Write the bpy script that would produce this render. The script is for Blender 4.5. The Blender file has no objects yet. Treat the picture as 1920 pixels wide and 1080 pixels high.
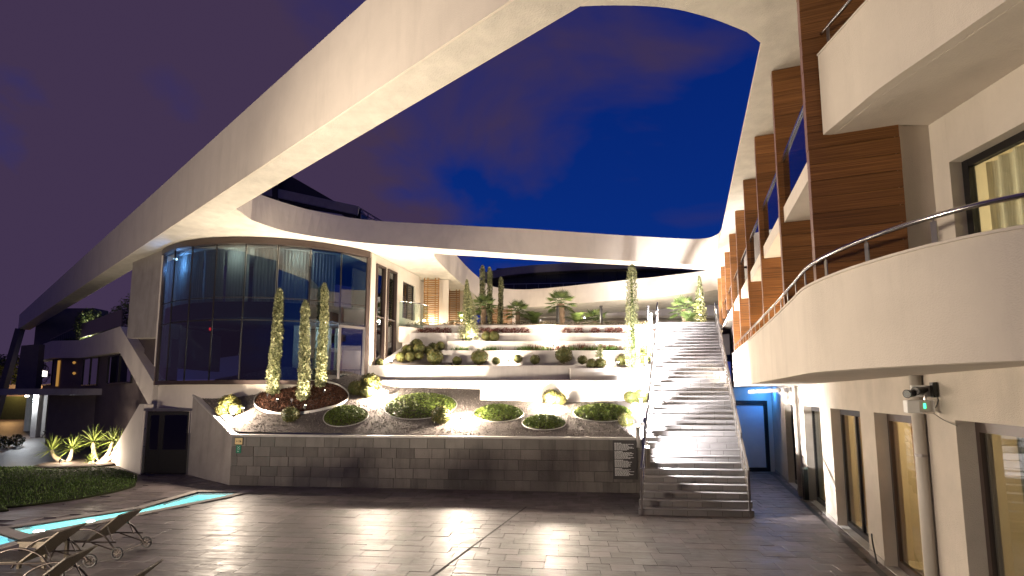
import bpy, bmesh, math, random
import numpy as np
from mathutils import Vector
random.seed(7); rng = np.random.default_rng(7)
S = bpy.context.scene
COL = S.collection
PI = math.pi; R = math.radians
# ------------------------------------------------------------------ camera, sky, exposure
F = 920.0; CX = 960.0; CY = 646.0; PITCH = math.atan(94 / 920); EYE = 3.1
cam_d = bpy.data.cameras.new('camera'); cam = bpy.data.objects.new('camera', cam_d); COL.objects.link(cam)
cam.location = (0, 0, EYE); cam.rotation_euler = (PI / 2 + PITCH, 0, 0)
cam_d.sensor_width = 36; cam_d.lens = 36 * F / 1920; cam_d.shift_y = (CY - 540) / 1920
cam_d.clip_start = 0.05; cam_d.clip_end = 3000
S.camera = cam
W = bpy.data.worlds.new('World'); S.world = W; W.use_nodes = True
S.view_settings.view_transform = 'Standard'; S.view_settings.look = 'None'
S.view_settings.exposure = 0; S.view_settings.gamma = 1
S.cycles.max_bounces = 7; S.cycles.diffuse_bounces = 3; S.cycles.glossy_bounces = 4
S.cycles.transparent_max_bounces = 12; S.cycles.transmission_bounces = 4
S.cycles.sample_clamp_indirect = 4; S.cycles.use_denoising = True
S.cycles.caustics_reflective = False; S.cycles.caustics_refractive = False

def sky():
    nt = W.node_tree; N = nt.nodes; L = nt.links; N.clear()
    out = N.new('ShaderNodeOutputWorld'); bg = N.new('ShaderNodeBackground'); L.new(bg.outputs[0], out.inputs[0])
    tc = N.new('ShaderNodeTexCoord'); sep = N.new('ShaderNodeSeparateXYZ'); L.new(tc.outputs['Generated'], sep.inputs[0])
    mp = N.new('ShaderNodeMapping'); mp.inputs['Scale'].default_value = (1.0, 1.0, 1.9); mp.inputs['Location'].default_value = (0.35, 0.2, 0.1)
    L.new(tc.outputs['Generated'], mp.inputs[0])
    nz = N.new('ShaderNodeTexNoise'); nz.inputs['Scale'].default_value = 2.3; nz.inputs['Detail'].default_value = 5; nz.inputs['Roughness'].default_value = .5
    nz.inputs['Distortion'].default_value = .35; L.new(mp.outputs[0], nz.inputs[0])
    # dusk: the west (left) keeps more lit cloud
    ad = N.new('ShaderNodeMath'); ad.operation = 'MULTIPLY_ADD'; L.new(sep.outputs[0], ad.inputs[0]); ad.inputs[1].default_value = -.36; L.new(nz.outputs[0], ad.inputs[2])
    rp = N.new('ShaderNodeValToRGB'); rp.color_ramp.elements[0].position = .44; rp.color_ramp.elements[0].color = (0, 0, 0, 1)
    rp.color_ramp.elements[1].position = .66; rp.color_ramp.elements[1].color = (1, 1, 1, 1); L.new(ad.outputs[0], rp.inputs[0])
    gr = N.new('ShaderNodeValToRGB'); e = gr.color_ramp.elements
    e[0].position = 0.0; e[0].color = (.035, .045, .20, 1); e[1].position = .75; e[1].color = (.001, .0125, .135, 1)
    m = e.new(.22); m.color = (.003, .028, .22, 1)
    L.new(sep.outputs[2], gr.inputs[0])
    mx = N.new('ShaderNodeMixRGB'); L.new(rp.outputs[0], mx.inputs[0]); L.new(gr.outputs[0], mx.inputs[1]); mx.inputs[2].default_value = (.054, .034, .078, 1)
    L.new(mx.outputs[0], bg.inputs[0]); bg.inputs[1].default_value = 1.0
sky()

def ray(x, y):
    a = (x - CX) / F; b = (CY - y) / F; c, s = math.cos(PITCH), math.sin(PITCH)
    return Vector((a, c - s * b, s + c * b))
def at_z(x, y, z): d = ray(x, y); return Vector((0, 0, EYE)) + d * ((z - EYE) / d.z)
def at_y(x, y, Y): d = ray(x, y); return Vector((0, 0, EYE)) + d * (Y / d.y)
def px_x(x, Y): return at_y(x, 740, Y).x
def px_z(y, Y): return at_y(960, y, Y).z

# ------------------------------------------------------------------ materials
MATS = {}
def nodes(name):
    m = bpy.data.materials.new(name); m.use_nodes = True; nt = m.node_tree
    b = nt.nodes['Principled BSDF']; return m, nt.nodes, nt.links, b
def mat(name, col, rough=.6, metal=0., var=.12, vscale=3., bump=0., bscale=40., island=False, objrand=False, stretch=None, spec=.5, rvar=0., emit=None, estr=0., stains=0.):
    m, N, L, b = nodes(name)
    b.inputs['Roughness'].default_value = rough; b.inputs['Metallic'].default_value = metal; b.inputs['Specular IOR Level'].default_value = spec
    tc = N.new('ShaderNodeTexCoord'); mp = N.new('ShaderNodeMapping'); L.new(tc.outputs['Object'], mp.inputs[0])
    if stretch: mp.inputs['Scale'].default_value = stretch
    vec = mp.outputs[0]
    if objrand:
        oi = N.new('ShaderNodeObjectInfo'); sc = N.new('ShaderNodeVectorMath'); sc.operation = 'MULTIPLY_ADD'
        cb = N.new('ShaderNodeCombineXYZ'); ml = N.new('ShaderNodeMath'); ml.operation = 'MULTIPLY'; ml.inputs[1].default_value = 37.
        L.new(oi.outputs['Random'], ml.inputs[0])
        for i in range(3): L.new(ml.outputs[0], cb.inputs[i])
        va = N.new('ShaderNodeVectorMath'); L.new(vec, va.inputs[0]); L.new(cb.outputs[0], va.inputs[1]); vec = va.outputs[0]
    nz = N.new('ShaderNodeTexNoise'); nz.inputs['Scale'].default_value = vscale; nz.inputs['Detail'].default_value = 6; nz.inputs['Roughness'].default_value = .6; L.new(vec, nz.inputs[0])
    mr = N.new('ShaderNodeMapRange'); mr.inputs[1].default_value = .3; mr.inputs[2].default_value = .7
    mr.inputs[3].default_value = 1 - var; mr.inputs[4].default_value = 1 + var; L.new(nz.outputs[0], mr.inputs[0])
    val = mr.outputs[0]
    rnd = None
    if island: g = N.new('ShaderNodeNewGeometry'); rnd = g.outputs['Random Per Island']
    if objrand: rnd = oi.outputs['Random']
    if rnd is not None:
        r2 = N.new('ShaderNodeMapRange'); r2.inputs[3].default_value = 1 - 2.2 * var; r2.inputs[4].default_value = 1 + 2.2 * var; L.new(rnd, r2.inputs[0])
        mm = N.new('ShaderNodeMath'); mm.operation = 'MULTIPLY'; L.new(val, mm.inputs[0]); L.new(r2.outputs[0], mm.inputs[1]); val = mm.outputs[0]
    if stains:
        n2 = N.new('ShaderNodeTexNoise'); n2.inputs['Scale'].default_value = .9; n2.inputs['Detail'].default_value = 8; n2.inputs['Roughness'].default_value = .7
        mp2 = N.new('ShaderNodeMapping'); mp2.inputs['Scale'].default_value = (2.2, 2.2, .32); gp = N.new('ShaderNodeNewGeometry'); L.new(gp.outputs['Position'], mp2.inputs[0]); L.new(mp2.outputs[0], n2.inputs[0])
        m2 = N.new('ShaderNodeMapRange'); m2.inputs[1].default_value = .5; m2.inputs[2].default_value = .75; m2.inputs[3].default_value = 1; m2.inputs[4].default_value = 1 - stains
        L.new(n2.outputs[0], m2.inputs[0]); m3 = N.new('ShaderNodeMath'); m3.operation = 'MULTIPLY'; L.new(val, m3.inputs[0]); L.new(m2.outputs[0], m3.inputs[1]); val = m3.outputs[0]
    cm = N.new('ShaderNodeMixRGB'); cm.blend_type = 'MULTIPLY'; cm.inputs[0].default_value = 1; cm.inputs[1].default_value = (*col, 1); L.new(val, cm.inputs[2])
    L.new(cm.outputs[0], b.inputs['Base Color'])
    if rvar:
        r3 = N.new('ShaderNodeMapRange'); r3.inputs[1].default_value = .3; r3.inputs[2].default_value = .7; r3.inputs[3].default_value = rough - rvar; r3.inputs[4].default_value = rough + rvar
        L.new(nz.outputs[0], r3.inputs[0]); rr_ = r3.outputs[0]
        if stains: ra = N.new('ShaderNodeMath'); ra.operation = 'MULTIPLY_ADD'; L.new(m2.outputs[0], ra.inputs[0]); ra.inputs[1].default_value = -.35; ra2 = N.new('ShaderNodeMath'); ra2.inputs[1].default_value = .33; L.new(rr_, ra2.inputs[0]); L.new(ra2.outputs[0], ra.inputs[2]); rr_ = ra.outputs[0]
        L.new(rr_, b.inputs['Roughness'])
    if bump:
        n3 = N.new('ShaderNodeTexNoise'); n3.inputs['Scale'].default_value = bscale; n3.inputs['Detail'].default_value = 4; L.new(vec, n3.inputs[0])
        bp = N.new('ShaderNodeBump'); bp.inputs['Strength'].default_value = bump; bp.inputs['Distance'].default_value = .02; L.new(n3.outputs[0], bp.inputs['Height']); L.new(bp.outputs[0], b.inputs['Normal'])
    if emit: b.inputs['Emission Color'].default_value = (*emit, 1); b.inputs['Emission Strength'].default_value = estr
    MATS[name] = m; return m
def leafmat(name, c1, c2, rough=.55):
    m, N, L, b = nodes(name); g = N.new('ShaderNodeNewGeometry'); rp = N.new('ShaderNodeMixRGB')
    L.new(g.outputs['Random Per Island'], rp.inputs[0]); rp.inputs[1].default_value = (*c1, 1); rp.inputs[2].default_value = (*c2, 1)
    L.new(rp.outputs[0], b.inputs['Base Color']); b.inputs['Roughness'].default_value = rough; b.inputs['Specular IOR Level'].default_value = .3
    b.inputs['Subsurface Weight'].default_value = 0
    MATS[name] = m; return m
def glassmat(name, tint, refl=.12, rough=.0):
    m = bpy.data.materials.new(name); m.use_nodes = True; N = m.node_tree.nodes; L = m.node_tree.links; N.clear()
    o = N.new('ShaderNodeOutputMaterial'); t = N.new('ShaderNodeBsdfTransparent'); t.inputs[0].default_value = (*tint, 1)
    g = N.new('ShaderNodeBsdfGlossy'); g.inputs['Roughness'].default_value = rough; g.inputs[0].default_value = (.95, .97, 1, 1)
    f = N.new('ShaderNodeFresnel'); f.inputs[0].default_value = 1.5; a = N.new('ShaderNodeMath'); a.operation = 'ADD'; a.use_clamp = True; a.inputs[1].default_value = refl; gm = N.new('ShaderNodeNewGeometry'); iv = N.new('ShaderNodeMath'); iv.operation = 'SUBTRACT'; iv.inputs[0].default_value = 1; L.new(gm.outputs['Backfacing'], iv.inputs[1]); L.new(f.outputs[0], a.inputs[0]); a2 = N.new('ShaderNodeMath'); a2.operation = 'MULTIPLY'; L.new(a.outputs[0], a2.inputs[0]); L.new(iv.outputs[0], a2.inputs[1]); a = a2
    x = N.new('ShaderNodeMixShader'); L.new(a.outputs[0], x.inputs[0]); L.new(t.outputs[0], x.inputs[1]); L.new(g.outputs[0], x.inputs[2]); L.new(x.outputs[0], o.inputs[0])
    MATS[name] = m; return m
def emitmat(name, col, s):
    m = bpy.data.materials.new(name); m.use_nodes = True; N = m.node_tree.nodes; L = m.node_tree.links; N.clear()
    o = N.new('ShaderNodeOutputMaterial'); e = N.new('ShaderNodeEmission'); e.inputs[0].default_value = (*col, 1); e.inputs[1].default_value = s; L.new(e.outputs[0], o.inputs[0])
    MATS[name] = m; return m
def woodmat(name, col):
    m, N, L, b = nodes(name); tc = N.new('ShaderNodeTexCoord'); oi = N.new('ShaderNodeObjectInfo')
    mp = N.new('ShaderNodeMapping'); mp.inputs['Scale'].default_value = (.5, .5, 60); L.new(tc.outputs['Object'], mp.inputs[0])
    ml = N.new('ShaderNodeMath'); ml.operation = 'MULTIPLY'; ml.inputs[1].default_value = 53; L.new(oi.outputs['Random'], ml.inputs[0])
    va = N.new('ShaderNodeVectorMath'); L.new(mp.outputs[0], va.inputs[0]); L.new(ml.outputs[0], va.inputs[1])
    nz = N.new('ShaderNodeTexNoise'); nz.inputs['Scale'].default_value = 1.6; nz.inputs['Detail'].default_value = 7; nz.inputs['Roughness'].default_value = .65; L.new(va.outputs[0], nz.inputs[0])
    rp = N.new('ShaderNodeValToRGB'); e = rp.color_ramp.elements; e[0].position = .36; e[0].color = (col[0] * .45, col[1] * .40, col[2] * .38, 1); e[1].position = .68; e[1].color = (col[0] * 1.3, col[1] * 1.3, col[2] * 1.25, 1)
    L.new(nz.outputs[0], rp.inputs[0]); r2 = N.new('ShaderNodeMapRange'); r2.inputs[3].default_value = .8; r2.inputs[4].default_value = 1.2; L.new(oi.outputs['Random'], r2.inputs[0])
    cm = N.new('ShaderNodeMixRGB'); cm.blend_type = 'MULTIPLY'; cm.inputs[0].default_value = 1; L.new(rp.outputs[0], cm.inputs[1]); L.new(r2.outputs[0], cm.inputs[2])
    L.new(cm.outputs[0], b.inputs['Base Color']); b.inputs['Roughness'].default_value = .45; b.inputs['Specular IOR Level'].default_value = .35
    MATS[name] = m; return m

mat('stucco', (.65, .59, .51), .85, var=.05, vscale=1.2, bump=.35, bscale=70, spec=.2, stains=.11)
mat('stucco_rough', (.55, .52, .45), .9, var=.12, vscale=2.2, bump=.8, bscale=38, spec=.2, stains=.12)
mat('terrace_white', (.66, .63, .60), .8, var=.07, vscale=1.6, bump=.25, bscale=50, spec=.2, stains=.22)
mat('wall_beige', (.47, .42, .36), .9, var=.08, vscale=2, bump=.7, bscale=90, spec=.2, stains=.12)
mat('concrete', (.34, .31, .28), .85, var=.14, vscale=1.3, bump=.4, bscale=35, spec=.25, stains=.25)
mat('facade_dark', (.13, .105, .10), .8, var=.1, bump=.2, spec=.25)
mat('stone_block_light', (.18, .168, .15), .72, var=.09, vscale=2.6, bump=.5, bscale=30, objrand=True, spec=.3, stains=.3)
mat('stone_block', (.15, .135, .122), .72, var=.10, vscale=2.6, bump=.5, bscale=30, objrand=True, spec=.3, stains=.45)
mat('mortar', (.07, .065, .06), .9, var=.1)
mat('paver', (.118, .098, .096), .47, var=.13, vscale=3.2, bump=.36, bscale=9, objrand=True, spec=.42, rvar=.10, stretch=(.5, 1.6, 1), stains=.35)
mat('paver_field', (.118, .098, .096), .47, var=.13, vscale=3.2, bump=.36, bscale=9, island=True, spec=.42, rvar=.10, stretch=(.5, 1.6, 1), stains=.35)
mat('ground', (.085, .07, .068), .5, var=.15, bump=.3, spec=.3)
mat('step_stone', (.23, .22, .222), .42, var=.08, vscale=4, bump=.3, bscale=26, objrand=True, spec=.5, rvar=.1)
mat('coping', (.42, .40, .37), .5, var=.1, vscale=3, bump=.2, spec=.4, stains=.2)
mat('gravel', (.115, .10, .092), .9, var=.35, vscale=34, bump=1., bscale=60, spec=.2)
mat('pebbles', (.14, .123, .112), .85, var=.28, vscale=4, island=True, spec=.2)
mat('mulch', (.055, .026, .016), .9, var=.4, vscale=22, bump=1., bscale=45, spec=.2)
mat('bark_chips', (.075, .034, .02), .9, var=.35, vscale=4, island=True, spec=.2)
mat('soil', (.07, .055, .045), .95, var=.3, vscale=14, bump=.8, bscale=40, spec=.1)
mat('lawn_soil', (.02, .024, .010), .95, var=.2, vscale=6, spec=.1)
mat('brown_frame', (.060, .042, .036), .35, metal=.35, var=.08, spec=.5)
mat('dark_metal', (.022, .02, .02), .4, metal=.4, var=.05)
mat('steel', (.62, .60, .58), .22, metal=1., var=.04)
mat('rail_metal', (.30, .28, .27), .30, metal=.9, var=.06)
mat('black_plastic', (.012, .012, .012), .35, var=.05)
mat('white_plastic', (.66, .66, .64), .4, var=.04)
mat('white_metal', (.7, .69, .67), .4, var=.03)
mat('frosted_panel', (.62, .66, .72), .35, var=.04)
def clothmat(name, col, tr):
    m = bpy.data.materials.new(name); m.use_nodes = True; N = m.node_tree.nodes; L = m.node_tree.links; N.clear()
    o = N.new('ShaderNodeOutputMaterial'); d = N.new('ShaderNodeBsdfDiffuse'); t = N.new('ShaderNodeBsdfTranslucent'); x = N.new('ShaderNodeMixShader')
    tc = N.new('ShaderNodeTexCoord'); w = N.new('ShaderNodeTexNoise'); mp = N.new('ShaderNodeMapping'); mp.inputs['Scale'].default_value = (30, 30, .6); L.new(tc.outputs['Object'], mp.inputs[0]); L.new(mp.outputs[0], w.inputs[0])
    mr = N.new('ShaderNodeMapRange'); mr.inputs[1].default_value = .3; mr.inputs[2].default_value = .7; mr.inputs[3].default_value = .75; mr.inputs[4].default_value = 1.15; L.new(w.outputs[0], mr.inputs[0])
    c = N.new('ShaderNodeMixRGB'); c.blend_type = 'MULTIPLY'; c.inputs[0].default_value = 1; c.inputs[1].default_value = (*col, 1); L.new(mr.outputs[0], c.inputs[2])
    L.new(c.outputs[0], d.inputs[0]); L.new(c.outputs[0], t.inputs[0]); x.inputs[0].default_value = tr; L.new(d.outputs[0], x.inputs[1]); L.new(t.outputs[0], x.inputs[2]); L.new(x.outputs[0], o.inputs[0]); MATS[name] = m
clothmat('curtain_warm', (.60, .36, .12), .5); clothmat('curtain_grey', (.34, .34, .29), .35); clothmat('curtain_sheer', (.60, .58, .52), .55)
mat('room_wall', (.62, .55, .44), .9, var=.04, spec=.1)
mat('room_dark', (.05, .05, .055), .8, var=.1)
mat('pool_tile', (.42, .80, .80), .4, var=.06, vscale=9)
mat('pool_white', (.62, .80, .78), .4, var=.06, vscale=9)
mat('wicker', (.085, .066, .042), .6, var=.25, vscale=60, bump=.6, bscale=120, stretch=(1, 4, 1))
mat('lounger_tube', (.04, .03, .025), .34, metal=.6, var=.05)
mat('tyre', (.015, .014, .014), .6, var=.05)
mat('trunk', (.16, .11, .07), .9, var=.3, vscale=12, bump=.8, bscale=30)
mat('yucca_bark', (.40, .31, .21), .85, var=.2, vscale=10, bump=.5)
mat('roof_dark', (.016, .017, .02), .45, var=.12, spec=.5)
mat('roof_grey', (.26, .24, .23), .6, var=.12, bump=.3)
mat('sign_green', (.0, .16, .085), .5, var=.03)
mat('sign_beige', (.72, .55, .26), .5, var=.03)
mat('ink', (.03, .025, .02), .6, var=.02)
mat('paint_white', (.7, .7, .68), .6, var=.02)
mat('sign_dark', (.045, .04, .04), .55, var=.05)
mat('pipe_grey', (.38, .35, .31), .55, var=.05)
mat('edging', (.5, .48, .45), .45, metal=.3, var=.06)
mat('fence_green', (.03, .05, .02), .9, var=.2)
mat('chair_dark', (.02, .02, .022), .5)
woodmat('fin_wood', (.225, .100, .033)); woodmat('slat_wood', (.42, .24, .10))
leafmat('leaf_box', (.035, .040, .009), (.13, .11, .028)); leafmat('leaf_cover', (.03, .06, .010), (.15, .19, .03))
leafmat('leaf_cypress', (.035, .05, .012), (.42, .42, .22)); leafmat('leaf_dark', (.018, .035, .010), (.06, .08, .02))
leafmat('leaf_palm', (.03, .06, .014), (.13, .17, .05)); leafmat('leaf_yucca', (.12, .18, .03), (.36, .42, .10))
leafmat('leaf_red', (.10, .025, .018), (.24, .07, .045)); leafmat('leaf_grass', (.05, .12, .02), (.13, .22, .04))
leafmat('leaf_hedge', (.03, .035, .012), (.09, .06, .03)); leafmat('grass_blade', (.045, .09, .016), (.10, .16, .03))
glassmat('glass', (.75, .82, .84), .10); glassmat('glass_dark', (.40, .51, .58), .13); glassmat('glass_black', (.10, .12, .15), .16); glassmat('glass_rail', (.80, .88, .85), .08)
def watermat():
    m = bpy.data.materials.new('water'); m.use_nodes = True; N = m.node_tree.nodes; L = m.node_tree.links; N.clear()
    o = N.new('ShaderNodeOutputMaterial'); r = N.new('ShaderNodeBsdfRefraction'); r.inputs['IOR'].default_value = 1.33; r.inputs['Color'].default_value = (.80, .98, .97, 1); r.inputs['Roughness'].default_value = .0
    g = N.new('ShaderNodeBsdfGlossy'); g.inputs['Roughness'].default_value = .03; f = N.new('ShaderNodeFresnel'); f.inputs[0].default_value = 1.33; x = N.new('ShaderNodeMixShader')
    n = N.new('ShaderNodeTexNoise'); n.inputs['Scale'].default_value = 5; n.inputs['Detail'].default_value = 3; tc = N.new('ShaderNodeTexCoord'); L.new(tc.outputs['Object'], n.inputs[0])
    b = N.new('ShaderNodeBump'); b.inputs['Strength'].default_value = .25; b.inputs['Distance'].default_value = .03; L.new(n.outputs[0], b.inputs['Height'])
    for q in (r, g, f): L.new(b.outputs[0], q.inputs['Normal'])
    L.new(f.outputs[0], x.inputs[0]); L.new(r.outputs[0], x.inputs[1]); L.new(g.outputs[0], x.inputs[2]); L.new(x.outputs[0], o.inputs[0]); MATS['water'] = m
watermat(); glassmat('glass_blue', (.50, .48, .62), .10)
emitmat('lens', (1, .93, .80), 90); emitmat('lens_small', (1, .92, .8), 25); emitmat('led_green', (.05, 1, .35), 4); emitmat('led_red', (1, .02, .02), 3)
emitmat('lamp_warm', (1, .72, .32), 14); emitmat('lamp_cool', (.85, .95, 1), 12); emitmat('lit_window', (1, .50, .12), .40); emitmat('lit_white', (1, .9, .8), 3.)

# ------------------------------------------------------------------ mesh helpers
ORG = {}
class MB:
    def __init__(s): s.v = []; s.f = []
    def add(s, v, f):
        o = len(s.v); s.v += [tuple(p) for p in v]; s.f += [tuple(i + o for i in q) for q in f]; return s
    def box(s, x0, y0, z0, x1, y1, z1):
        return s.prism([(x0, y0), (x1, y0), (x1, y1), (x0, y1)], z0, z1)
    def prism(s, poly, z0, z1):
        n = len(poly); a = sum(poly[i][0] * poly[(i + 1) % n][1] - poly[(i + 1) % n][0] * poly[i][1] for i in range(n))
        if a < 0: poly = poly[::-1]
        f0 = (lambda i: z0[i] if hasattr(z0, '__len__') else z0); f1 = (lambda i: z1[i] if hasattr(z1, '__len__') else z1)
        if a < 0 and hasattr(z1, '__len__'): z1 = z1[::-1]
        if a < 0 and hasattr(z0, '__len__'): z0 = z0[::-1]
        v = [(p[0], p[1], f0(i)) for i, p in enumerate(poly)] + [(p[0], p[1], f1(i)) for i, p in enumerate(poly)]
        f = [tuple(range(n))[::-1], tuple(range(n, 2 * n))] + [(i, (i + 1) % n, n + (i + 1) % n, n + i) for i in range(n)]
        return s.add(v, f)
    def solid(s, P, T):           # polygon P (3-d points) pushed along vector T
        n = len(P); P = [Vector(p) for p in P]; T = Vector(T); v = P + [p + T for p in P]
        nrm = sum(((P[i] - P[0]).cross(P[(i + 1) % n] - P[0]) for i in range(n)), Vector())
        f = [tuple(range(n)), tuple(range(n, 2 * n))[::-1]] + [(i, n + i, n + (i + 1) % n, (i + 1) % n) for i in range(n)]
        if nrm.dot(T) > 0: f = [q[::-1] for q in f]
        return s.add(v, f)
    def bar(s, a, b, w, h, up=(0, 0, 1)):     # beam between two points, w across, h along up
        a = Vector(a); b = Vector(b); d = (b - a).normalized(); up = Vector(up); x = d.cross(up)
        if x.length < 1e-4: x = d.cross(Vector((1, 0, 0)))
        x.normalize(); u = x.cross(d)
        P = [a + x * (w / 2 * i) + u * (h / 2 * j) for i, j in ((-1, -1), (1, -1), (1, 1), (-1, 1))]
        return s.solid(P, b - a)
    def tube(s, pts, r, n=8, closed=False):
        pts = [Vector(p) for p in pts]; m = len(pts); rr = r if hasattr(r, '__len__') else [r] * m; v = []; f = []
        prev = None
        for i, p in enumerate(pts):
            if closed: d = (pts[(i + 1) % m] - pts[i - 1]).normalized()
            else: d = (pts[min(i + 1, m - 1)] - pts[max(i - 1, 0)]).normalized()
            if prev is None:
                x = d.cross(Vector((0, 0, 1)));
                if x.length < 1e-3: x = d.cross(Vector((0, 1, 0)))
            else: x = prev - d * prev.dot(d)
            x.normalize(); prev = x; y = d.cross(x)
            for k in range(n): a = 2 * PI * k / n; v.append(p + (x * math.cos(a) + y * math.sin(a)) * rr[i])
        for i in range(m if closed else m - 1):
            j = (i + 1) % m
            for k in range(n): f.append((i * n + k, i * n + (k + 1) % n, j * n + (k + 1) % n, j * n + k))
        if not closed: f += [tuple(range(n))[::-1], tuple(range((m - 1) * n, m * n))]
        return s.add(v, f)
    def lathe(s, prof, c=(0, 0, 0), n=16):
        v = []; f = []; m = len(prof)
        for r, z in prof:
            for k in range(n): a = 2 * PI * k / n; v.append((c[0] + r * math.cos(a), c[1] + r * math.sin(a), c[2] + z))
        for i in range(m - 1):
            for k in range(n): f.append((i * n + k, i * n + (k + 1) % n, (i + 1) * n + (k + 1) % n, (i + 1) * n + k))
        f += [tuple(range(n))[::-1], tuple(range((m - 1) * n, m * n))]
        return s.add(v, f)
    def grid(s, P):               # rows of points
        n = len(P[0]); v = [p for r in P for p in r]
        return s.add(v, [(i * n + j, i * n + j + 1, (i + 1) * n + j + 1, (i + 1) * n + j) for i in range(len(P) - 1) for j in range(n - 1)])
    def mesh(s, name, m, smooth=False, org=(0, 0, 0)):
        me = bpy.data.meshes.new(name); ox, oy, oz = org
        me.from_pydata([(x - ox, y - oy, z - oz) for x, y, z in s.v], [], s.f); me.materials.append(MATS[m])
        if smooth: me.polygons.foreach_set('use_smooth', [True] * len(me.polygons))
        me.update(); return me
    def build(s, name, m, parent=None, smooth=False, bevel=0):
        if parent is not None: org = ORG[parent.name]
        else:
            a = np.array(s.v); org = ((a[:, 0].min() + a[:, 0].max()) / 2, (a[:, 1].min() + a[:, 1].max()) / 2, a[:, 2].min()); org = tuple(float(q) for q in org)
        o = bpy.data.objects.new(name, s.mesh(name, m, smooth, org)); COL.objects.link(o)
        ORG[o.name] = org
        if parent is not None: o.parent = parent
        else: o.location = org
        if bevel:
            bv = o.modifiers.new('bevel', 'BEVEL'); bv.width = bevel; bv.segments = 2; bv.limit_method = 'ANGLE'
        return o
def tag(o, label=None, cat=None, group=None, kind=None):
    if label: o['label'] = label
    if cat: o['category'] = cat
    if group: o['group'] = group
    if kind: o['kind'] = kind
    return o
def thing(name, label, cat, loc, group=None, rotz=0):
    o = bpy.data.objects.new(name, None); COL.objects.link(o); o.location = loc; o.rotation_euler.z = rotz; o.empty_display_size = .2
    ORG[o.name] = (0, 0, 0) if rotz else tuple(loc); return tag(o, label, cat, group)
def child(name, me, parent, loc=(0, 0, 0), rot=(0, 0, 0), scale=(1, 1, 1)):   # loc in the parent's own frame
    o = bpy.data.objects.new(name, me); COL.objects.link(o); o.parent = parent; o.location = loc; o.rotation_euler = rot; o.scale = scale; return o
def copy_tree(o, parent=None):
    c = o.copy(); COL.objects.link(c); c.parent = parent; ORG[c.name] = ORG.get(o.name, (0, 0, 0))
    for ch in o.children: copy_tree(ch, c)
    return c
def struct(o): o['kind'] = 'structure'; return o
def lamp(name, loc, watts, col=(1, .86, .68), r=.07, parent=None, spot=None, aim=None, blend=.6):
    d = bpy.data.lights.new(name, 'SPOT' if spot else 'POINT'); d.energy = watts; d.color = col; d.shadow_soft_size = r
    o = bpy.data.objects.new(name, d); COL.objects.link(o)
    if parent is not None: o.parent = parent; po = ORG[parent.name]; o.location = Vector(loc) - Vector(po)
    else: o.location = loc
    if spot:
        d.spot_size = R(spot); d.spot_blend = blend; o.rotation_euler = (Vector(aim) - Vector(loc)).to_track_quat('-Z', 'Y').to_euler()
    return o
def smoothpath(P, n=6, closed=False):
    P = [Vector(p) for p in P]; m = len(P); out = []
    for i in range(m if closed else m - 1):
        p0 = P[(i - 1) % m] if (closed or i > 0) else P[0]; p1 = P[i]; p2 = P[(i + 1) % m]; p3 = P[(i + 2) % m] if (closed or i + 2 < m) else P[-1]
        for k in range(n):
            t = k / n; out.append(.5 * ((2 * p1) + (p2 - p0) * t + (2 * p0 - 5 * p1 + 4 * p2 - p3) * t * t + (3 * p1 - p0 - 3 * p2 + p3) * t ** 3))
    if not closed: out.append(P[-1])
    return out
def cloud_mesh(name, P, Nn, size, m, tilt=.7, aspect=.55):    # many leaf quads at points P facing about Nn
    n = len(P); Nn = Nn + rng.normal(0, tilt, (n, 3)); Nn /= np.linalg.norm(Nn, axis=1)[:, None]
    t = np.cross(Nn, rng.normal(0, 1, (n, 3))); t /= np.linalg.norm(t, axis=1)[:, None]; b = np.cross(Nn, t)
    sz = (size * rng.uniform(.6, 1.35, n))[:, None]; a = t * sz * .5; c = b * sz * aspect * .5
    V = np.stack([P - a, P - c + a * .1, P + a, P + c + a * .1], 1).reshape(-1, 3)
    me = bpy.data.meshes.new(name); me.vertices.add(4 * n); me.vertices.foreach_set('co', V.ravel().astype(np.float32))
    me.loops.add(4 * n); me.loops.foreach_set('vertex_index', np.arange(4 * n, dtype=np.int32))
    me.polygons.add(n); me.polygons.foreach_set('loop_start', np.arange(0, 4 * n, 4, dtype=np.int32)); me.polygons.foreach_set('loop_total', np.full(n, 4, dtype=np.int32))
    me.materials.append(MATS[m]); me.update(calc_edges=True); return me
def mesh_obj(name, me, parent=None, loc=(0, 0, 0)):
    o = bpy.data.objects.new(name, me); COL.objects.link(o); o.location = loc
    if parent is not None: o.parent = parent
    return o
def sphere_pts(n):
    v = rng.normal(0, 1, (n, 3)); return v / np.linalg.norm(v, axis=1)[:, None]

# ================================================================== LARGE STRUCTURE
def holes_prism(outer, holes_b, holes_t, z0, z1):
    """slab with openings; the openings may lean (bottom and top outline differ)"""
    bm = bmesh.new()
    def ring(pts, z):
        vs = [bm.verts.new((p[0], p[1], z)) for p in pts]
        return vs, [bm.edges.new((vs[i], vs[(i + 1) % len(vs)])) for i in range(len(vs))]
    rings = []
    for z, hs in ((z0, holes_b), (z1, holes_t)):
        rs = [ring(outer, z)] + [ring(h, z) for h in hs]; rings.append(rs)
        bmesh.ops.triangle_fill(bm, use_beauty=True, use_dissolve=False, edges=[e for r in rs for e in r[1]])
    for a, b in zip(rings[0], rings[1]):
        n = len(a[0])
        for i in range(n): bm.faces.new((a[0][i], a[0][(i + 1) % n], b[0][(i + 1) % n], b[0][i]))
    bmesh.ops.recalc_face_normals(bm, faces=bm.faces)
    m = MB(); bm.verts.index_update(); m.add([v.co for v in bm.verts], [[v.index for v in f.verts] for f in bm.faces]); bm.free(); return m

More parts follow.
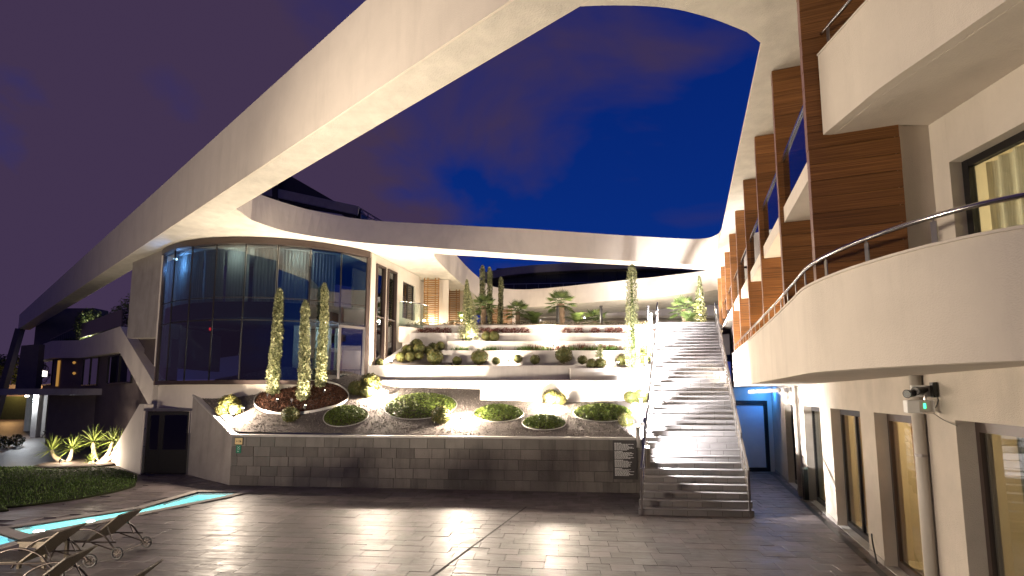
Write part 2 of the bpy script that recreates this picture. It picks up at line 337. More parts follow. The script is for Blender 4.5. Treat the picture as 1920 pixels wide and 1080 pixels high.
# ---- ground sheet with the pool openings
POOL1 = [(-8.62, 16.05), (-10.0, 16.05), (-10.12, 13.85), (-11.72, 11.78), (-10.75, 11.3), (-8.8, 15.35)]
POOL2 = [(-10.5, 10.86), (-11.6, 11.42), (-13.2, 12.2), (-14.6, 9.2), (-10.9, 7.6)]
# lower-left pool: its right corner shows in the photograph
g = holes_prism([(-400, -60), (400, -60), (400, 700), (-400, 700)], [POOL1, POOL2], [POOL1, POOL2], -.30, -.02)
struct(g.build('ground', 'ground'))
LAWN = [(-40, 21.6), (-21.8, 21.4), (-19.4, 21.6), (-17.3, 21.3), (-15.4, 20.1), (-14.3, 19.1), (-13.4, 17.9), (-12.75, 16.8), (-12.9, 15.2), (-13.9, 13.9), (-16, 12.9), (-40, 9)]
lw = smoothpath([(x, y, 0) for x, y in LAWN[1:]], 4)
lawn = struct(MB().prism([LAWN[0]] + [(p.x, p.y) for p in lw], -.019, .03).build('lawn', 'lawn_soil'))
def inside(p, poly):
    c = False; n = len(poly)
    for i in range(n):
        a, b = poly[i], poly[(i + 1) % n]
        if (a[1] > p[1]) != (b[1] > p[1]) and p[0] < (b[0] - a[0]) * (p[1] - a[1]) / (b[1] - a[1]) + a[0]: c = not c
    return c
lawn_poly = [LAWN[0]] + [(p.x, p.y) for p in lw]

# ---- wing on the right: building line and ground-floor wall line
def FX(Y): return 1.79 + .355 * Y           # fronts of the timber fins
def WX(Y): return 3.487 + .354 * Y          # ground-floor wall
U = Vector((.335, .942, 0)); NR = Vector((.942, -.335, 0))   # along the wing, into the wing

# ---- paving
def paving():
    a = math.atan(-.095); ux = Vector((math.cos(a), math.sin(a), 0)); uy = Vector((-ux.y, ux.x, 0))
    cells = []; jit = random.Random(3)
    pit = .36
    for r in range(-2, 40):
        off = jit.uniform(0, .6); y0 = 7.0 + r * pit; x = -24 + off
        while x < 12:
            w = jit.choice((.42, .6, .6, .78)); c = ux * (x + w / 2) + uy * (y0 + pit / 2); x += w
            if c.y > 21 or c.y < 6.0: continue
            if c.x > WX(c.y) + .25 or abs(c.x) > 1.08 * c.y + .5: continue
            wy = 16.29 - .1006 * c.x
            if -9.9 < c.x < 4.2 and c.y > wy + .15: continue
            if c.x <= -9.9 and c.y > 17.5 + (-9.72 - c.x) * .775: continue
            if 1.5 + .3575 * c.y - 2.5 < c.x < 1.25 + .3575 * c.y and c.y > 13.2: continue
            if inside(c, [(p[0] * 1.0, p[1]) for p in lawn_poly]): continue
            def near(poly):
                for dx in (-.36, 0, .36):
                    for dy in (-.28, 0, .28):
                        if inside((c.x + dx, c.y + dy), poly): return True
                return False
            if near(POOL1) or near(POOL2) or near(lawn_poly): continue
            cells.append((c, w))
    cells.sort(key=lambda q: q[0].length)
    root = tag(bpy.data.objects.new('paving', None), kind='structure'); COL.objects.link(root); ORG[root.name] = (0, 0, 0)
    def piece(w, h):
        w2, d2 = w / 2 - .002, pit / 2 - .002; c = .003
        m = MB(); v = []
        for z, q in ((-.03, 0), (h - .006, 0), (h, c)):
            v += [(-w2 + q, -d2 + q, z), (w2 - q, -d2 + q, z), (w2 - q, d2 - q, z), (-w2 + q, d2 - q, z)]
        f = [(8, 9, 10, 11)] + [(i, (i + 1) % 4, 4 + (i + 1) % 4, 4 + i) for i in range(4)] + [(4 + i, 4 + (i + 1) % 4, 8 + (i + 1) % 4, 8 + i) for i in range(4)]
        return m.add(v, f)
    meshes = {w: piece(w, .0).mesh('paver', 'paver') for w in (.42, .6, .78)}
    rest = MB()
    for i, (c, w) in enumerate(cells):
        h = jit.uniform(-.003, .004); tx, ty = jit.gauss(0, .002), jit.gauss(0, .002)
        if i < 300:
            o = child('paver', meshes[w], root, (c.x, c.y, h), (tx, ty, a))
        else:
            p = piece(w, 0); v = []
            for x, y, z in p.v: q = ux * x + uy * y; v.append((c.x + q.x, c.y + q.y, z + h + x * ty * -1 + y * tx))
            rest.add(v, p.f)
    o = rest.build('paver_field', 'paver_field', root); o['kind'] = 'stuff'
    # long expansion joint running parallel to the wing
    MB().solid([(-2.2, 6.4, .0046), (-2.155, 6.4, .0046), (.42, 14, .0046), (.375, 14, .0046)], (0, 0, .0015)).build('expansion_joint', 'mortar', root)
paving()

# ---- canopy ring
ZS, ZT = 9.4, 10.7
H1B = [(0.79, 7.42), (1.65, 7.38), (2.53, 7.43), (3.31, 7.64), (4.1, 7.97), (4.50, 8.25), (6.0, 12.5), (7.6, 17.0), (8.9, 20.7), (9.4, 22.2), (9.5, 22.9), (9.25, 23.35), (8.4, 23.3), (5, 22.6), (.97, 21.71), (-3.67, 20.58), (-6.11, 19.95), (-7.9, 19.1), (-8.9, 18.3), (-9.45, 17.2), (-9.4, 15.95), (-8.03, 14.78), (-3.2, 10.75)]
H1T = [(0.79, 7.42), (1.65, 7.38), (2.53, 7.43), (3.31, 7.64), (4.2, 7.97), (4.80, 8.25), (6.28, 12.45), (7.86, 16.9), (9.18, 20.6), (9.72, 22.2), (9.75, 22.9), (9.45, 23.3), (8.5, 23.4), (5, 22.8), (.97, 22.0), (-2.9, 21.4), (-6.09, 20.85), (-8.0, 19.9), (-9.1, 18.8), (-9.75, 17.8), (-9.6, 16.4), (-8.03, 14.78), (-3.2, 10.75)]
def dens(P, n=5):
    out = smoothpath([(x, y, 0) for x, y in P], n, True); return [(p.x, p.y) for p in out]
def dens_mix(P, lin):       # smooth except between the listed straight stretches
    out = []; n = len(P); Q = [Vector((x, y, 0)) for x, y in P]
    for i in range(n):
        p0, p1, p2, p3 = Q[i - 1], Q[i], Q[(i + 1) % n], Q[(i + 2) % n]
        for k in range(5):
            t = k / 5
            if i in lin: q = p1.lerp(p2, t)
            else:
                a = p0 if (i - 1) % n not in lin else p1 - (p2 - p1) * .5; b = p3 if (i + 1) % n not in lin else p2 + (p2 - p1) * .5
                q = .5 * ((2 * p1) + (p2 - a) * t + (2 * a - 5 * p1 + 4 * p2 - b) * t * t + (3 * p1 - a - 3 * p2 + b) * t ** 3)
            out.append((q.x, q.y))
    return out
LIN = {4, 20, 21, 22, 19}
h1b, h1t = dens_mix(H1B, LIN), dens_mix(H1T, LIN)
H2 = [(-3.55, 21.9), (-3.0, 26.6), (-2.3, 30.8), (-1.4, 33.9), (0.2, 35.0), (2.2, 34.7), (5.15, 33.3), (9.5, 31.1), (12.2, 29.3), (13.2, 27.3), (12, 25.2), (8.8, 24.15), (1, 22.55), (-2.6, 21.75)]
h2 = dens(H2, 5)
def BO(Y): return -.49 - (Y - 7.66) * 1.2005       # outer face of the long beam
OUT = [(BO(1.0) + .06, 1.0), (-14.2, 19.1), (-15.6, 20.5), (-13.0, 24.5), (-8.0, 30.0), (-6.0, 37.5), (0, 39.6), (6, 38.5), (15.5, 33.5), (22, 27), (18, 8), (15, 0)]
OUT[1] = (BO(19.1) + .06, 19.1)
ring = thing('canopy_ring', 'sweeping cream concrete roof ring curving over the garden court around open sky', 'canopy', (3, 15, 9.4))
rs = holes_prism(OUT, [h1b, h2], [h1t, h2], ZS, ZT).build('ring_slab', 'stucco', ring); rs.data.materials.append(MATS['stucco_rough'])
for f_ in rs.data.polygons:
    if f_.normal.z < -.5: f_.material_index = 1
def beam():
    m = MB(); Ys = [1.0, 7.66, 13, 18.3, 26, 36, 47]; zt = [11.68 - (q - 9.9) * .02345 for q in Ys]
    P = []
    nx, ny = .64 * .82, .768 * .82
    for y, z in zip(Ys, zt):
        x = BO(y); P.append([(x, y, ZS - .004), (x, y, z), (x + nx, y + ny, z), (x + nx, y + ny, ZS - .004), (x, y, ZS - .004)])
    m.grid(P)
    for r in (P[0], P[-1]): m.add(r[:4], [(0, 1, 2, 3)])
    bm = bmesh.new(); vs = [bm.verts.new(v) for v in m.v]
    for f in m.f: bm.faces.new([vs[i] for i in f])
    bmesh.ops.remove_doubles(bm, verts=bm.verts, dist=1e-4); bmesh.ops.recalc_face_normals(bm, faces=bm.faces); bm.verts.index_update()
    r = MB().add([v.co for v in bm.verts], [[v.index for v in f.verts] for f in bm.faces]); bm.free(); return r
beam().build('long_beam', 'stucco', ring)
# thin plaster skin with the rougher texture under the beam and the near crossing
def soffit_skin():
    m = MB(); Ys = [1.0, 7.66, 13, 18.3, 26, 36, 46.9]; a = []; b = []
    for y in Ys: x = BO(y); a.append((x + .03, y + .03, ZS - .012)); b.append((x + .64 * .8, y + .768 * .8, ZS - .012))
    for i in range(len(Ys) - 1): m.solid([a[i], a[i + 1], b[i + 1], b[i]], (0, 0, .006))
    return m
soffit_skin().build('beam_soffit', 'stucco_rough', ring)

# ================================================================== GUEST WING (right)
wing = thing('guest_wing', 'cream guest wing with timber fins, curved balconies and glazed ground floor on the right', 'building', (9.5, 12, 0))
def wp(Y, d=0., fn=WX): p = Vector((fn(Y), Y, 0)) + NR * d; return (p.x, p.y)
def wquad(Y0, Y1, d0, d1, fn=WX): return [wp(Y0, d0, fn), wp(Y1, d0, fn), wp(Y1, d1, fn), wp(Y0, d1, fn)]
OPEN = [(3.0, 6.46), (7.72, 9.26), (10.0, 12.05), (13.0, 14.8), (16.3, 17.7)]; HEAD = 2.77
m = MB(); sk = MB(); y = 1.2
for a, b in OPEN + [(20.6, 20.6)]:
    m.prism(wquad(y, a, 0, .36), 0, 3.40); MB().prism(wquad(y + .002, a - .002, -.012, -.001), 0, .10).build('skirting', 'concrete', wing); y = b
    if a < 20: m.prism(wquad(a + .001, b - .001, 0, .36), HEAD, 3.40)
m.build('ground_floor_wall', 'wall_beige', wing)
# room behind the glazing
m = MB(); m.prism(wquad(1.2, 20.6, 3.6, 3.7), 0, 3.4); m.prism(wquad(1.2, 20.6, .36, 3.6), .0, .03); m.prism(wquad(1.2, 20.6, .36, 3.6), 3.3, 3.39)
for y in (1.2, 7.1, 9.65, 12.5, 15.5, 20.4): m.prism(wquad(y, y + .1, .361, 3.599), .031, 3.299)
m.build('room_shell', 'room_wall', wing)
door_words = ['widest glazed opening nearest the camera', 'glazed door beside the grey downpipe', 'third glazed door along the passage', 'fourth glazed door along the passage', 'glazed door beside the blue corner']
for i, (a, b) in enumerate(OPEN):
    fr = MB(); d = .235; w = .07
    def P(Y, z, dd=0): q = wp(Y, d + dd); return Vector((q[0], q[1], z))
    fr.bar(P(a + .003 + w / 2, .02), P(a + .003 + w / 2, HEAD - .004), w, .09, U); fr.bar(P(b - .004 - w / 2, .02), P(b - .004 - w / 2, HEAD - .004), w, .09, U)
    fr.bar(P(a + w + .004, HEAD - .004 - w), P(b - w - .005, HEAD - .004 - w), .08, 2 * w); fr.bar(P(a + w + .004, .07), P(b - w - .005, .07), .08, .14)
    if b - a > 1.6: mid = a + (b - a) * (.30 if i == 0 else .5); fr.bar(P(mid, .143), P(mid, HEAD - .004 - 2 * w - .002), .06, .07, U)
    dr = fr.build('glass_door', 'brown_frame' if i < 2 else 'dark_metal', wing)
    if b - a > 1.6: spans = [(a + w + .01, mid - .035), (mid + .035, b - w - .01)]
    else: spans = [(a + w + .01, b - w - .01)]
    for s0, s1 in spans: MB().prism([wp(s0, d - .008), wp(s1, d - .008), wp(s1, d + .008), wp(s0, d + .008)], .142, HEAD - .15).build('pane', 'glass', dr)
    if i in (1, 2):
        hy = a + .12; h = MB(); h.bar(P(hy, 1.0, -.06), P(hy, 1.25, -.06), .045, .02); h.bar(P(hy, 1.16, -.075), P(hy + .0, 1.16, -.13), .02, .02); h.bar(P(hy - .01, 1.16, -.12), P(hy + .13, 1.16, -.12), .02, .02); h.build('handle', 'black_plastic', dr)
    MB().prism(wquad(a + .002, b - .002, .0, .235), .005, .02).build('threshold', 'coping', wing)
    # curtain
    cm = MB(); rows = []; n = int((b - a) * 46); y0, y1 = (a + .1, b - .1)
    if i == 0: y0, y1 = 4.5, 6.3
    for z in (.08, 1.4, 2.72):
        row = []
        for k in range(n + 1):
            t = k / n; Y = y0 + (y1 - y0) * t; q = wp(Y, .56 + .045 * math.sin(k * 1.05) + .02 * math.sin(k * .37 + z)); row.append((q[0], q[1], z))
        rows.append(row)
    cm.grid(rows); tag(cm.build('curtain', 'curtain_grey' if i in (0, 3, 4) else 'curtain_warm', None, True),
        ('grey-green' if i in (0, 3, 4) else 'golden lit') + ' pleated curtain behind the ' + door_words[i], 'curtain', 'curtains of the ground-floor rooms')
    # room lamp
    c = wp((a + b) / 2, 1.7); wt = (150, 210, 190, 60, 20)[i]
    t = thing('ceiling_lamp', 'warm ceiling lamp in the room behind the ' + door_words[i], 'lamp', (c[0], c[1], 3.2), 'ceiling lamps in the ground-floor rooms')
    MB().lathe([(.09, 0), (.1, .03), (.1, .1)], (c[0], c[1], 3.195), 12).build('lamp_shade', 'lamp_warm', t); lamp('lamp_light', (c[0], c[1], 3.0), wt, (1, .64, .30), .1, t)
# end of the passage: alcove wall and the frosted door lit blue
m = MB(); m.box(8.4, 20.3, 0, 9.02, 20.45, 3.4); m.box(10.47, 20.3, 0, 11.0, 20.45, 3.4); m.box(9.021, 20.3, 2.86, 10.469, 20.45, 3.4); m.build('alcove_wall', 'stucco', wing)
fr = MB(); fr.box(9.03, 20.25, .01, 9.17, 20.40, 2.85); fr.box(10.32, 20.25, .01, 10.46, 20.40, 2.85); fr.box(9.172, 20.25, 2.68, 10.318, 20.40, 2.85); fr.box(9.172, 20.25, .01, 10.318, 20.40, .16)
fd = fr.build('alcove_door', 'dark_metal', wing); MB().box(9.175, 20.30, .165, 10.315, 20.34, 2.675).build('frosted_panel', 'frosted_panel', fd)
tb = thing('blue_wall_lamp', 'small blue lamp above the frosted door in the passage', 'lamp', (10.2, 19.6, 3.25)); MB().lathe([(.05, 0), (.07, .02), (.07, .08)], (10.2, 19.6, 3.25), 10).build('housing', 'black_plastic', tb)
lamp('blue_light', (10.2, 19.6, 3.2), 55, (.05, .30, 1.0), .08, tb)

# first-floor balcony: slab, curved parapet, coping, handrail
PP = [(FX(17.8) - .08, 17.8), (FX(15) - .08, 15), (FX(12) - .08, 12), (FX(9.4) - .08, 9.4), (4.38, 7.6), (4.02, 6.6), (3.93, 5.80), (4.0, 5.1), (4.16, 4.6), (4.43, 4.2), (5.05, 3.7), (5.8, 3.35), (6.8, 3.2)]
pp = [Vector((p.x, p.y, 0)) for p in smoothpath([(x, y, 0) for x, y in PP], 6)]
def offset(P, d):
    out = []
    for i, p in enumerate(P):
        t = (P[min(i + 1, len(P) - 1)] - P[max(i - 1, 0)]).normalized(); out.append(p + Vector((-t.y, t.x, 0)) * d)
    return out
def wall_strip(m, P, th, z0, z1):
    Q = offset(P, th)
    rows = [[(p.x, p.y, z0) for p in P], [(p.x, p.y, z1) for p in P], [(p.x, p.y, z1) for p in Q], [(p.x, p.y, z0) for p in Q], [(p.x, p.y, z0) for p in P]]
    m.grid(rows)
    for i in (0, -1):
        q = [rows[k][i] for k in range(4)]; m.add(q, [(0, 1, 2, 3) if i == 0 else (3, 2, 1, 0)])
    return m
PB = 3.39
wall_strip(MB(), pp, .14, PB + .002, 4.545).build('balcony_parapet', 'stucco', wing)
wall_strip(MB(), offset(pp, -.018), .176, 4.547, 4.575).build('parapet_coping', 'stucco', wing)
inner = offset(pp, .142); poly = [(p.x, p.y) for p in inner] + [(9, 3.0), wp(6, .0), wp(18.2, .0)]
MB().prism(poly, PB, PB + .3).build('balcony_slab', 'stucco', wing)
MB().prism([wp(18.2, 0), wp(24, 0), (FX(24) + .2, 24), (FX(18.2) + .2, 18.2)], PB + .03, PB + .3).build('rear_slab', 'stucco', wing)
rail_p = [Vector((p.x, p.y, 4.86)) for p in offset(pp, .07)]
hr = MB().tube(rail_p, .027, 10).build('handrail', 'steel', wing, True)
acc = 0; nxt = .1
for i in range(1, len(rail_p)):
    seg = (rail_p[i] - rail_p[i - 1]).length
    while acc + seg > nxt:
        p = rail_p[i - 1].lerp(rail_p[i], (nxt - acc) / seg); t = (rail_p[i] - rail_p[i - 1]).normalized()
        MB().bar((p.x, p.y, 4.576), (p.x, p.y, 4.81), .014, .05, t).bar((p.x, p.y, 4.811), (p.x, p.y, 4.838), .012, .012).build('post', 'rail_metal', hr); nxt += .72
    acc += seg
# upper wall and its window
def UW(Y): return 2.92 + .355 * Y
m = MB().prism(wquad(6.5, 26.5, 0, .3, UW), 3.40, 9.39); m.build('upper_wall', 'stucco', wing)
# near bay: its wall runs straight back towards the viewer
NX = 5.63; WY0, WY1, WZ0, WZ1 = 2.4, 6.05, 3.72, 6.08
m = MB(); m.box(NX, 1.5, 3.40, NX + .3, WY0, 9.39); m.box(NX, WY1, 3.40, NX + .3, 6.30, 9.39); m.box(NX + .001, WY0 + .001, WZ1, NX + .299, WY1 - .001, 9.389); m.box(5.16, 6.301, 3.41, NX + .3, 6.49, 9.388)
m.build('near_bay_wall', 'stucco', wing)
fr = MB(); gx = NX + .2
for yy in (WY1 - .045, WY1 - 1.02, WY1 - 2.0, WY1 - 3.0): fr.box(gx - .045, yy - .04, WZ0, gx + .045, yy + .04, WZ1 - .003)
fr.box(gx - .04, WY0 + .01, WZ1 - .10, gx + .04, WY1 - .087, WZ1 - .004)
wd = fr.build('balcony_window', 'dark_metal', wing)
for s0, s1 in ((WY1 - .975, WY1 - .09), (WY1 - 1.955, WY1 - 1.065), (WY1 - 2.955, WY1 - 2.045)): MB().box(gx - .006, s0, WZ0, gx + .006, s1, WZ1 - .102).build('pane', 'glass', wd)
m = MB(); m.box(NX + 2.6, 2.0, 3.7, NX + 2.7, 6.5, 6.4); m.box(NX + .31, 2.0, 6.3, NX + 2.59, 6.4, 6.4); m.box(NX + .31, 6.3, 3.7, NX + 2.59, 6.399, 6.29); m.build('bedroom_shell', 'room_wall', wing)
rows = []
for z in (3.75, 6.06): rows.append([(NX + .46 + .04 * math.sin(k * .95) + .015 * math.sin(k * .31 + z), 2.6 + 3.42 * k / 110, z) for k in range(111)])
tag(MB().grid(rows).build('curtain', 'curtain_sheer', None, True), 'cream pleated curtain lit in the window above the curved balcony', 'curtain')
c = (NX + 1.1, 4.9); t = thing('floor_lamp', 'warm floor lamp glowing behind the upper window curtain', 'lamp', (c[0], c[1], 3.72))
MB().lathe([(.12, 0), (.02, .03), (.02, 1.2), (.14, 1.21), (.1, 1.5)], (c[0], c[1], 3.72), 10).build('lamp_shade', 'lamp_warm', t); lamp('lamp_light', (c[0] + .25, c[1] - .1, 5.3), 150, (1, .72, .40), .12, t)
# second-floor curved parapet nearest the camera
P2 = [(4.36, 6.54), (4.36, 6.0), (4.37, 5.48), (4.47, 4.81), (4.57, 4.18), (4.75, 3.5), (5.1, 2.9), (5.61, 2.5)]
p2 = smoothpath([(x, y, 0) for x, y in P2], 6)
wall_strip(MB(), p2, .14, 6.722, 7.90).build('balcony_parapet', 'stucco', wing); wall_strip(MB(), offset(p2, -.015), .17, 7.902, 7.925).build('parapet_coping', 'stucco', wing)
i2 = offset(p2, .142); MB().prism([(p.x, p.y) for p in i2] + [(NX - .002, 2.7), (NX - .002, 6.29), (5.15, 6.30)], 6.72, 6.98).build('balcony_slab', 'stucco', wing)
r2 = [Vector((p.x, p.y, 8.24)) for p in offset(p2, .07)]; h2r = MB().tube(r2, .026, 10).build('handrail', 'steel', wing, True)
for k in (2, 14, 26, 38): p = r2[k]; MB().bar((p.x, p.y, 7.926), (p.x, p.y, 8.215), .014, .05, (0, 1, 0)).build('post', 'rail_metal', h2r)
# timber fins
BP = .236; FD = 1.07
mat('board_edge', (.20, .115, .095), .5, var=.1)
bm_board = MB().box(0, -.07, .004, FD, .07, BP - .004).mesh('board', 'fin_wood'); bm_board.materials.append(MATS['board_edge'])
for f_ in bm_board.polygons:
    if f_.normal.x < -.5: f_.material_index = 1
core = {}
fin_rot = math.atan2(NR.y, NR.x)
for k in range(9):
    Y = 6.6 + 2.45 * k; z0 = 3.70 if k < 6 else 6.62; nb = int((9.39 - z0) / BP)
    o = (FX(Y) + .09, Y + (.1 if k == 0 else 0))
    key = nb
    if key not in core: core[key] = MB().box(.012, -.058, 0, FD - .012, .058, nb * BP).mesh('timber_fin', 'brown_frame')
    f = child('timber_fin', core[key], wing, (o[0] - 9.5, o[1] - 12, 9.388 - nb * BP), (0, 0, fin_rot))
    for j in range(nb): child('board', bm_board, f, (random.uniform(-.003, .003), random.uniform(-.002, .002), j * BP))
    if k < 8:     # balcony slab, glass and rail between this fin and the next
        Y1 = Y + 2.45; a = Y + .09; b = Y1 - .09
        q = [(FX(a) + .16, a), (FX(b) + .16, b)]; far = [wp(b, -.002, UW), wp(a, -.002, UW)]
        MB().prism(q + far, 6.33, 6.62).build('bay_slab', 'stucco', wing)
        MB().prism([(FX(a) + .19, a + .02), (FX(b) + .19, b - .02), (FX(b) + .205, b - .02), (FX(a) + .205, a + .02)], 6.63, 7.5).build('bay_glass', 'glass_blue', wing)
        MB().bar((FX(a) + .19, a, 7.53), (FX(b) + .19, b, 7.53), .06, .045).build('bay_rail', 'steel', wing)
m = MB(); m.prism([(FX(18.95) + .45, 18.95), (FX(24.6) + .45, 24.6), wp(24.6, -.01, UW), wp(18.95, -.01, UW)], 3.70, 6.32); m.build('recess_shade_block', 'facade_dark', wing)  # solid block; the shade of the opening is put into its dark colour
MB().bar((FX(20.0) + .12, 20.0, 6.40), (FX(24.5) + .12, 24.5, 6.40), .1, .13).build('recess_lintel', 'stucco', wing)

# ================================================================== STAIRS
def SL(t): return Vector((3.28 + 3.84 * t, 13.12 + 10.88 * t, 0))
def SR(t): return Vector((6.16 + 3.99 * t, 12.85 + 11.15 * t, 0))
NS = 41; RH = 6.62 / NS
stair = thing('garden_stairs', 'long straight flight of grey stone steps climbing beside the terraced garden', 'stairs', (4.7, 13, 0))
for i in range(NS):
    t0, t1 = i / NS, (i + 1) / NS; z = (i + 1) * RH; a, b, c, d = SL(t0), SR(t0), SR(t1 + .003), SL(t1 + .003)
    up = Vector((.335, .942, 0)) * .014
    core_ = MB().prism([(q.x, q.y) for q in (a + up, b + up, c, d)], max(0, z - RH - .25), z - .034).build('step', 'mortar', stair)
    n = 6; cuts = [0]
    while cuts[-1] < .93: cuts.append(cuts[-1] + random.choice((.13, .17, .21)))
    cuts[-1] = 1.0
    for s0, s1 in zip(cuts[:-1], cuts[1:]):
        p, q = a.lerp(b, s0 + .0016), a.lerp(b, s1 - .0016); jj = random.uniform(-.002, .002)
        v = Vector((0, .001 + jj, 0)); MB().prism([(p.x, p.y + v.y), (q.x, q.y + v.y), (q.x + up.x, q.y + up.y), (p.x + up.x, p.y + up.y)], z - RH + .002, z - .035).build('riser_tile', 'step_stone', core_)
    no = Vector((-.010, -.030, 0))
    MB().prism([(q.x, q.y) for q in (a + no, b + no, c, d)], z - .033, z).build('tread', 'step_stone', core_)
# solid flank under the flight
for fn, sgn in ((SL, 1), (SR, -1)):
    a, b = fn(0.01), fn(1.0); off = Vector((.05 * sgn, 0, 0))
    P = [a + off, b + off, b + off + Vector((0, 0, 6.3)), a + off + Vector((0, 0, .02))]
    MB().solid(P, (.12 * sgn, 0, 0)).build('flank_wall', 'concrete', stair)
# railings: stepped panels of flat bars
def railing(fn, side):
    nseg = 8; inset = Vector((.10 * side, 0, 0))
    for k in range(nseg):
        t0 = k / nseg + .002; t1 = (k + 1) / nseg - .006; st = Vector((0, 0, RH * 1.0))
        a, b = fn(t0) + inset, fn(t1) + inset; za, zb = t0 * 6.62 + RH, t1 * 6.62 + RH * .9
        a0 = Vector((a.x, a.y, za)); b0 = Vector((b.x, b.y, zb))
        h = 1.02 - .10 * 0
        if k == 0: a0.z = 0.0; top0 = RH + h
        else: top0 = za + h
        pn = MB().bar(a0 + Vector((0, 0, 0)), Vector((a.x, a.y, top0)), .05, .14 if k == 0 else .11, U).build('rail_panel', 'rail_metal', stair)
        MB().bar(Vector((a.x, a.y, top0 - .03)), Vector((b.x, b.y, zb + h - .12)), .055, .055).build('top_bar', 'rail_metal', pn)
        MB().bar(b0, Vector((b.x, b.y, zb + h - .12)), .022, .022).build('upright', 'rail_metal', pn)
        for dz in (.24, .44, .64): MB().bar(Vector((a.x, a.y, top0 - dz)), Vector((b.x, b.y, zb + h - .12 - dz)), .016, .016).build('infill_bar', 'steel', pn)
        for q in (.33, .66): p = a0.lerp(b0, q); p.z = (za + (zb - za) * q); MB().bar(p, p + Vector((0, 0, h - .12)), .016, .016).build('upright', 'steel', pn)
railing(SL, 1); railing(SR, -1)

# ================================================================== RETAINING WALL AND GRAVEL BED
WA = Vector((-9.72, 17.27, 0)); WB = Vector((4.15, 15.875, 0)); wdir = (WB - WA).normalized(); wn = Vector((-wdir.y, wdir.x, 0)); WL = (WB - WA).length
rw = thing('retaining_wall', 'dark grey stone block retaining wall with pale coping in front of the gravel garden', 'wall', (-2.8, 16.6, 0))
def wq(s0, s1, d0, d1): return [((WA + wdir * s + wn * d).x, (WA + wdir * s + wn * d).y) for s, d in ((s0, d0), (s1, d0), (s1, d1), (s0, d1))]
MB().prism(wq(0, WL, .03, .30), -.1, 1.655).build('core', 'mortar', rw)
rows = 5; bh = 1.65 / rows; jr = random.Random(11)
for r in range(rows):
    s = 0; off = jr.uniform(.2, .6)
    while s < WL - .02:
        w = off if s == 0 else jr.choice((.52, .6, .6, .66)); e = min(s + w, WL)
        if WL - e < .15: e = WL
        pr_ = jr.uniform(-.008, .008); c = .012
        P0 = [WA + wdir * (s + .006) + Vector((0, 0, r * bh + .006)), WA + wdir * (e - .006) + Vector((0, 0, r * bh + .006)), WA + wdir * (e - .006) + Vector((0, 0, (r + 1) * bh - .006)), WA + wdir * (s + .006) + Vector((0, 0, (r + 1) * bh - .006))]
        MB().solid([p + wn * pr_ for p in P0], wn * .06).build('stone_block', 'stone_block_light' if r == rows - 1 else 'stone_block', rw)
        s = e
s = 0
while s < WL:
    e = min(s + 1.18, WL); MB().prism(wq(s + .002, e - .002, -.035, .30), 1.657, 1.73).build('coping_stone', 'coping', rw, bevel=.008); s = e
# angled flank with its climbing coping, up to the gate
GA = Vector((-12.63, 19.53, 0)); fl = thing('flank_wall', 'smooth grey flank wall rising from the block wall to the dark gate', 'wall', (-11.2, 18.4, 0))
fd_ = (GA - WA).normalized(); fn_ = Vector((fd_.y, -fd_.x, 0))
P = [WA, GA, GA + Vector((0, 0, 3.04)), WA + Vector((0, 0, 1.66))]; MB().solid(P, fn_ * .26).build('flank', 'concrete', fl)
MB().solid([WA + fn_ * -.03 + Vector((0, 0, 1.663)), GA + fn_ * -.03 + Vector((0, 0, 3.043)), GA + fn_ * .28 + Vector((0, 0, 3.043)), WA + fn_ * .28 + Vector((0, 0, 1.663))], (0, 0, .07)).build('coping', 'coping', fl)

def gX(X): return float(np.interp(X, [-12.6, -9.72, -7, -5, -2, 2], [.58, .72, .62, .45, .40, .32]))
def bed_z(X, Y):
    if X < -9.72: return 1.66 + gX(X) * (Y - 17.27)
    return 1.66 + gX(X) * (Y - (16.29 - .1006 * X))
def on_bed(x, y):
    d = ray(x, y); lo, hi = 15.5, 22.
    f = lambda Y: EYE + d.z * Y / d.y - bed_z(d.x * Y / d.y, Y)
    for _ in range(50):
        mid = (lo + hi) / 2
        if f(mid) > 0: lo = mid
        else: hi = mid
    return Vector((d.x * lo / d.y, lo, bed_z(d.x * lo / d.y, lo)))
rows = []
xs = np.linspace(-12.6, 4.6, 70)
def yw(X): return 16.29 - .1006 * X + .2 if X > -9.72 else 17.27 + (-9.72 - X) * .777 + .2
def yb(X): return 20.9 if X < -1.0 else 20.2
for k in range(25):
    rows.append([(X, yw(X) + (yb(X) - yw(X)) * k / 24, bed_z(X, yw(X) + (yb(X) - yw(X)) * k / 24) + random.uniform(-.012, .012)) for X in xs])
bed = struct(MB().grid(rows).build('gravel_bed', 'gravel', None, True))
def chips(name, m, pts, size, lab=None):
    n = len(pts); base = np.array([(1, 0, -.4), (-.6, .9, -.4), (-.5, -.9, -.4), (0, 0, .7)]); V = []
    A = rng.normal(0, 1, (n, 3, 3)); q, _ = np.linalg.qr(A); sz = size * rng.uniform(.5, 1.4, n)
    V = (np.einsum('nij,kj->nki', q, base) * sz[:, None, None] + np.array(pts)[:, None, :]).reshape(-1, 3)
    b = MB(); b.v = [tuple(v) for v in V.tolist()]
    for i in range(n): o = 4 * i; b.f += [(o, o + 1, o + 3), (o + 1, o + 2, o + 3), (o + 2, o, o + 3), (o, o + 2, o + 1)]
    return b.build(name, m)
pts = []
while len(pts) < 14000:
    X = random.uniform(-12.4, 4.2); Y = random.uniform(yw(X), yb(X)); pts.append((X, Y, bed_z(X, Y) + .008))
tag(chips('pebbles', 'pebbles', pts, .022), 'grey-brown gravel spread over the sloping bed', 'gravel', kind='stuff')

